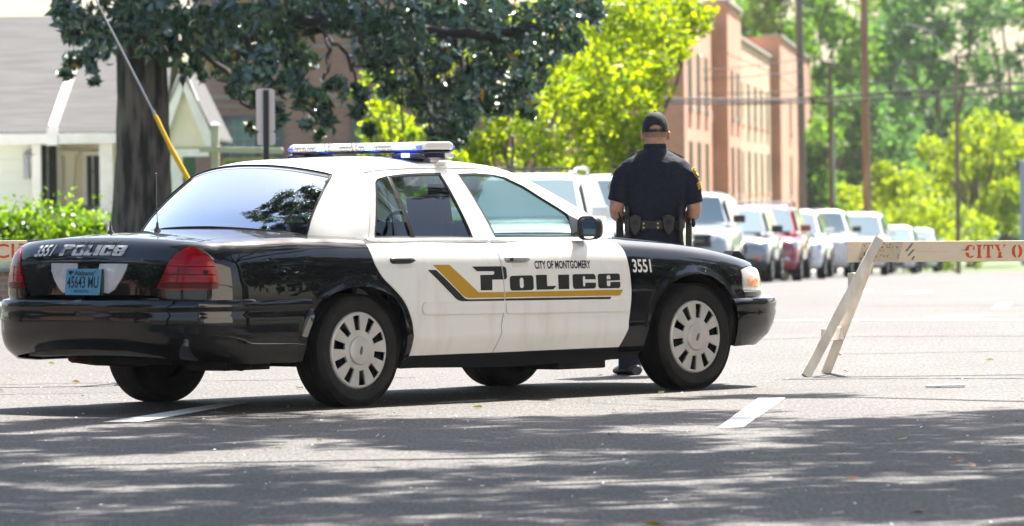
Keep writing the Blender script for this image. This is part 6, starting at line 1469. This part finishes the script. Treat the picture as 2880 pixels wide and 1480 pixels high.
mb = MB(); mb.rings([[(.222 + dx, y + dy, z) for dx, dy in ((-.020, -.03), (.018, -.03), (.022, 0), (.018, .05), (-.02, .05))] for y, z in ((-.05, 1.02), (-.05, .95), (-.045, .87), (-.04, .83))]); ho = mb.build('holster', leather, belt_o, bevel=.006)
mb = MB(); mb.rings([[(.220 + dx, -.07 + dy + sh_, z) for dx, dy in ((-.014, -.028), (.014, -.028), (.016, .02), (-.016, .02))] for sh_, z in ((0.02, 1.0), (0.005, 1.03), (-.005, 1.055))]); mb.build('pistol_grip', rubber, ho, bevel=.006)
mb = MB(); mb.ball((.255, -.03, 1.02), (.014, .02, .03), 12, 8); mb.build('belt_clip', rubber, belt_o, smooth=60)

# ------------------------------------------------------------------ parked cars
pc_glass = mat('parked_glass', (.20, .27, .29), rough=.06, coat=1, spec=.8)  # base colour lightened to stand in for reflected sky
head_m = mat('headlight_glass', (.62, .64, .66), rough=.08, coat=1, metal=.3)
rim_m = mat('alloy_rim', (.50, .50, .51), rough=.25, metal=.8)
dark_pl = mat('dark_plastic', (.02, .02, .022), rough=.5)
sig_m = mat('orange_marker', (.65, .14, .02), rough=.3)
WHEEL = {}
def parked_car(name, label, cat, loc, yaw, col, L=4.7, Wd=1.86, Ht=1.70, hood=1.02, cab=(.62, 1.35, 3.7, 4.35), kind='suv', lower=None, rails=False, round_lamp=False, pickup=False, grille=True):
    # local x runs from the front bumper (0) back to the tail (L); the car faces -x here and is turned by yaw
    t = empty(name, loc, yaw, label, cat, 'vehicles parked along the far side street')
    paint_ = mat('paint_' + '_'.join('%02d' % int(c * 99) for c in col), col, rough=.28, coat=1, coat_rough=.03)
    w = Wd / 2; cl = .22 if kind == 'sedan' else .28; belt_ = hood + .06
    def ring(x, zb, zt, hw, n=26):
        out = []
        for a in np.linspace(0, 2 * math.pi, n, endpoint=False):
            c, s = math.cos(a), math.sin(a); ex = .42
            out.append((x, hw * math.copysign(abs(c) ** ex, c) * (1 - .07 * max(0, s) ** 2), (zb + zt) / 2 + (zt - zb) / 2 * math.copysign(abs(s) ** ex, s)))
        return out
    mb = MB(); st = [(.0, cl + .10, hood - .30, .80), (.04, cl + .04, hood - .16, .90), (.16, cl, hood - .07, .965), (.5, cl, hood - .02, 1), (1.2, cl, hood + .03, 1), (cab[0] + .6, cl, belt_, 1), (L * .6, cl, belt_ + .02, 1), (L - .5, cl, belt_ + .03, .99), (L - .08, cl + .08, belt_ - .02, .95), (L, cl + .15, belt_ - .12, .86)]
    mb.rings([ring(x, a, b, w * k) for x, a, b, k in st]); body = mb.build('body', paint_, t, smooth=60)
    # cabin: plan outlines from the belt up to the roof
    xf0, xf1, xr1, xr0 = cab[0], cab[1], cab[2], cab[3]
    def cabr(tt, inset=0.):
        e = tt ** 1.15; xf = xf0 + (xf1 - xf0) * tt - inset; xr = xr0 + (xr1 - xr0) * tt + inset; hw = (w * .93 + (w * .73 - w * .93) * e) + inset; z = belt_ - .06 + (Ht - belt_ + .06) * (tt if tt < .92 else .92 + (tt - .92) * 1.0)
        return xf, xr, hw, z
    rg = []
    for tt in (0, .25, .5, .75, .90, .965, 1.0):
        xf, xr, hw, z = cabr(tt); k = {.965: .05, 1.0: .14}.get(tt, 0); xf += k; xr -= k; hw -= k * .8; n = 40; o = []
        for a in np.linspace(0, 2 * math.pi, n, endpoint=False):
            c, s = math.cos(a), math.sin(a); X_ = (xf + xr) / 2 - (xr - xf) / 2 * math.copysign(abs(c) ** .30, c); o.append((X_ + (.10 if c > 0 else -.05) * abs(s) ** 2.5 * 0, hw * math.copysign(abs(s) ** .30, s), z + .03 * (1 if tt > .9 else 0) * (1 - s * s)))
        rg.append(o)
    mb = MB(); mb.rings(rg); mb.build('cabin', paint_, t, smooth=50)
    def gq(pts, nm, m, par, th=.012):
        mb = MB(); mb.add(pts, [tuple(range(len(pts)))]); o = mb.build(nm, m, par, fix=False); k = o.modifiers.new('s', 'SOLIDIFY'); k.thickness = th; k.offset = 0; return o
    a, b = cabr(.12, .012), cabr(.90, .012)
    gq([(a[0], -a[2] * .90, a[3]), (a[0], a[2] * .90, a[3]), (b[0], b[2] * .88, b[3]), (b[0], -b[2] * .88, b[3])], 'windscreen', pc_glass, t)
    gq([(a[1], a[2] * .88, a[3]), (a[1], -a[2] * .88, a[3]), (b[1], -b[2] * .86, b[3]), (b[1], b[2] * .86, b[3])], 'rear_window', pc_glass, t)
    a, b = cabr(.15, .012), cabr(.88, .012); mid = (xf1 + xr1) / 2
    for sy in (-1, 1):
        for xa, xb, ya, yb in ((a[0] + .30, mid - .05, b[0] + .14, mid - .05), (mid + .05, a[1] - .45, mid + .05, b[1] - .25)):
            P = [(xa, sy * a[2], a[3]), (xb, sy * a[2], a[3]), (yb, sy * b[2], b[3]), (ya, sy * b[2], b[3])]
            gq(P if sy < 0 else P[::-1], 'side_window', pc_glass, t)
        mb = MB(); mb.rings([[(cab[0] + .42 + dx, sy * (w * .95 + .02 + dy), hood + .14 + dz) for dx, dz in ((-.06, -.07), (.07, -.08), (.08, .07), (-.05, .08))] for dy in (0, .10, .22, .24)]); mb.build('mirror', dark_pl if lower == 'dark' or pickup else paint_, t, bevel=.03, seg=3)
        mb = MB()
        if round_lamp: mb.ball((.06, sy * w * .60, hood - .26), (.08, .13, .13), 16, 10)
        else: mb.rings([[(x + .01, sy * y, z) for x, z in ((.045, hood - .30), (.08, hood - .15), (.30, hood - .14), (.26, hood - .28))] for y in (w * .52, w * .80, w * .97)])
        mb.build('headlight', head_m, t, smooth=40, bevel=.01)
        mb = MB(); mb.ball((.03, sy * w * .72, cl + .22), (.05, .09, .06), 12, 8); mb.build('fog_light', sig_m if lower == 'dark' else head_m, t, smooth=60)
    if grille:
        mb = MB(); mb.box((.035, 0, hood - .28), (.11, w * (1.25 if round_lamp else .98), .26 if round_lamp else .18)); mb.build('grille', dark_pl, t, bevel=.02)
        mb = MB(); mb.box((.028, 0, hood - .28), (.10, w * .94, .02)); mb.build('grille_bar', chrome, t, bevel=.006)
    mb = MB(); mb.rings([ring(x, a, b, w * k, 18) for x, a, b, k in ((-.02, cl + .06, cl + .22, .74), (.03, cl - .02, cl + .26, .90), (.12, cl - .03, cl + .25, .965))]); mb.build('bumper', dark_pl if lower == 'dark' else (mat('bumper_silver', (.5, .5, .48), rough=.4) if pickup else paint_), t, smooth=60)
    mb = MB(); mb.box((-.015, 0, cl + .10), (.06, w * 1.15, .10)); mb.build('air_intake', dark_pl, t, bevel=.01)
    mb = MB(); mb.box((-.05, 0, cl + .22), (.014, .31, .15)); mb.build('number_plate', white_vinyl, t)
    mb = MB(); mb.box((L / 2, 0, cl + .02), (L * .9, w * 1.7, .12)); mb.build('chassis', dark_pl, t)
    if rails:
        for sy in (-1, 1):
            mb = MB(); P = [(xf1 + .25, sy * w * .64, Ht - .01), (xf1 + .42, sy * w * .65, Ht + .075), ((xf1 + xr1) / 2, sy * w * .66, Ht + .09), (xr1 - .3, sy * w * .65, Ht + .075), (xr1 - .15, sy * w * .64, Ht - .01)]; mb.tube(catmull(P, 6), .026, 8); mb.build('roof_rail', rim_m if col[0] > .3 else dark_pl, t, smooth=60)
        for xx in (xf1 + .55, xr1 - .5):
            mb = MB(); mb.beam((xx, -w * .66, Ht + .09), (xx, w * .66, Ht + .09), .06, .035); mb.build('roof_bar', dark_pl if col[0] > .3 else rim_m, t, bevel=.006)
    rw = .36 if kind != 'sedan' else .32
    if rw not in WHEEL:
        mb = MB(); mb.lathe([(rw * .62, -.11), (rw * .9, -.115), (rw, -.08), (rw, .08), (rw * .9, .115), (rw * .62, .11)], 28, (0, 0, 0), 'Y'); ty = mb.build('wheel', tyre_m, None, smooth=40)
        mb = MB(); mb.lathe([(0, -.10), (.07, -.10), (.09, -.085), (rw * .60, -.095), (rw * .64, -.11)], 28, (0, 0, 0), 'Y'); rm = mb.build('rim', rim_m, ty, smooth=40)
        mb = MB()
        for k_ in range(5): q = 2 * math.pi * k_ / 5; mb.box((rw * .40 * math.cos(q), -.097, rw * .40 * math.sin(q)), (rw * .26, .012, rw * .16), (0, -q, 0))
        mb.build('rim_opening', dark_pl, rm); WHEEL[rw] = ty; first = True
    else: first = False
    for xx in (.85, L - .95):
        for sy in (-1, 1):
            o = WHEEL[rw] if first else copy_tree(WHEEL[rw]); first = False
            o.parent = t; o.location = (xx, sy * (w - .10), rw - .005); o.rotation_euler = (0, R(11 * xx), 0 if sy < 0 else math.pi)
            mb = MB(); mb.tube([(xx + (rw + .07) * math.cos(q), sy * (w - .012), rw + (rw + .06) * math.sin(q)) for q in np.linspace(R(-12), R(192), 16)], .03, 6); mb.build('wheel_arch', dark_pl, t, smooth=60)
    return t
white_c = (.74, .74, .73); silver_c = (.48, .49, .50); red_c = (.30, .022, .045)
fleet = [
 ('parked_suv', 'nearest white car with a roof rack, right behind the police car windscreen', 'car', 80, .12, white_c, dict(L=4.5, Ht=1.71, hood=1.04, rails=True)),
 ('parked_suv', 'white car beyond the white one with the roof rack, partly hidden by the officer', 'car', 92, 1.62, white_c, dict(L=4.8, Wd=1.95, Ht=1.87, hood=1.12, cab=(.75, 1.35, 4.2, 4.7))),
 ('parked_truck', 'white off-road car with round headlights just right of the officer', 'car', 113, 3.38, (.42, .45, .49), dict(L=4.6, Ht=1.80, hood=1.16, lower='dark', round_lamp=True, pickup=True, cab=(1.15, 1.55, 4.2, 4.5))),
 ('parked_suv', 'silver car with black bumper between the round lamped car and the red one', 'car', 121, 4.55, (.24, .25, .27), dict(L=4.7, Ht=1.60, hood=1.0, lower='dark')),
 ('parked_suv', 'dark red car in the parked row', 'car', 127.5, 5.5, red_c, dict(L=4.8, Ht=1.68, hood=1.04, rails=True)),
 ('parked_suv', 'white car parked right behind the red one', 'car', 138, 6.62, white_c, dict(L=4.6, Ht=1.66, hood=1.02)),
 ('parked_truck', 'silver white pickup with a metal bumper, left of the barricade end', 'truck', 150, 7.92, (.66, .66, .64), dict(L=5.6, Wd=1.98, Ht=1.76, hood=1.12, pickup=True, cab=(1.3, 1.75, 3.3, 3.45))),
 ('parked_suv', 'white car above the left end of the barricade board', 'car', 163, 9.80, white_c, dict(L=4.8, Ht=1.78, hood=1.08)),
 ('parked_sedan', 'low white car over the barricade board, second from the far end of the row', 'car', 178, 11.75, (.68, .69, .70), dict(L=4.6, Wd=1.80, Ht=1.48, hood=.92, kind='sedan', cab=(1.05, 1.75, 3.3, 4.1))),
 ('parked_sedan', 'farthest small pale car at the end of the parked row', 'car', 193, 13.55, (.60, .62, .64), dict(L=4.5, Wd=1.78, Ht=1.46, hood=.90, kind='sedan', cab=(1.05, 1.75, 3.3, 4.1)))]
for nm, lb, ct, D, X, col, kw in fleet:
    parked_car(nm, lb, ct, (X, D, gz(D)), math.pi / 2 - STREET, col, **kw)
# tufts of weed at the kerb by the parked wheels
leaves('weed_tuft', [((street_left(D) + 1.9, D - 1, gz(D) + .12), (.08, .1, .14), 1) for D in (118, 124.5, 131)], .16, bush_leaf, None, 60, seed=8, aspect=.2)
tag(bpy.data.objects['weed_tuft'], 'tufts of weed growing by the parked wheels', 'weeds', kind='stuff')

# ------------------------------------------------------------------ the air
hz_m = bpy.data.materials.new('haze'); hz_m.use_nodes = True; N, L = hz_m.node_tree.nodes, hz_m.node_tree.links; N.clear()
o = N.new('ShaderNodeOutputMaterial'); v = N.new('ShaderNodeVolumePrincipled'); v.inputs['Color'].default_value = (.92, .95, 1, 1); v.inputs['Density'].default_value = .00008; v.inputs['Anisotropy'].default_value = .2
L.new(v.outputs[0], o.inputs['Volume'])
mb = MB(); mb.box((0, 260, 14), (500, 640, 48)); tag(mb.build('haze', hz_m), kind='stuff')
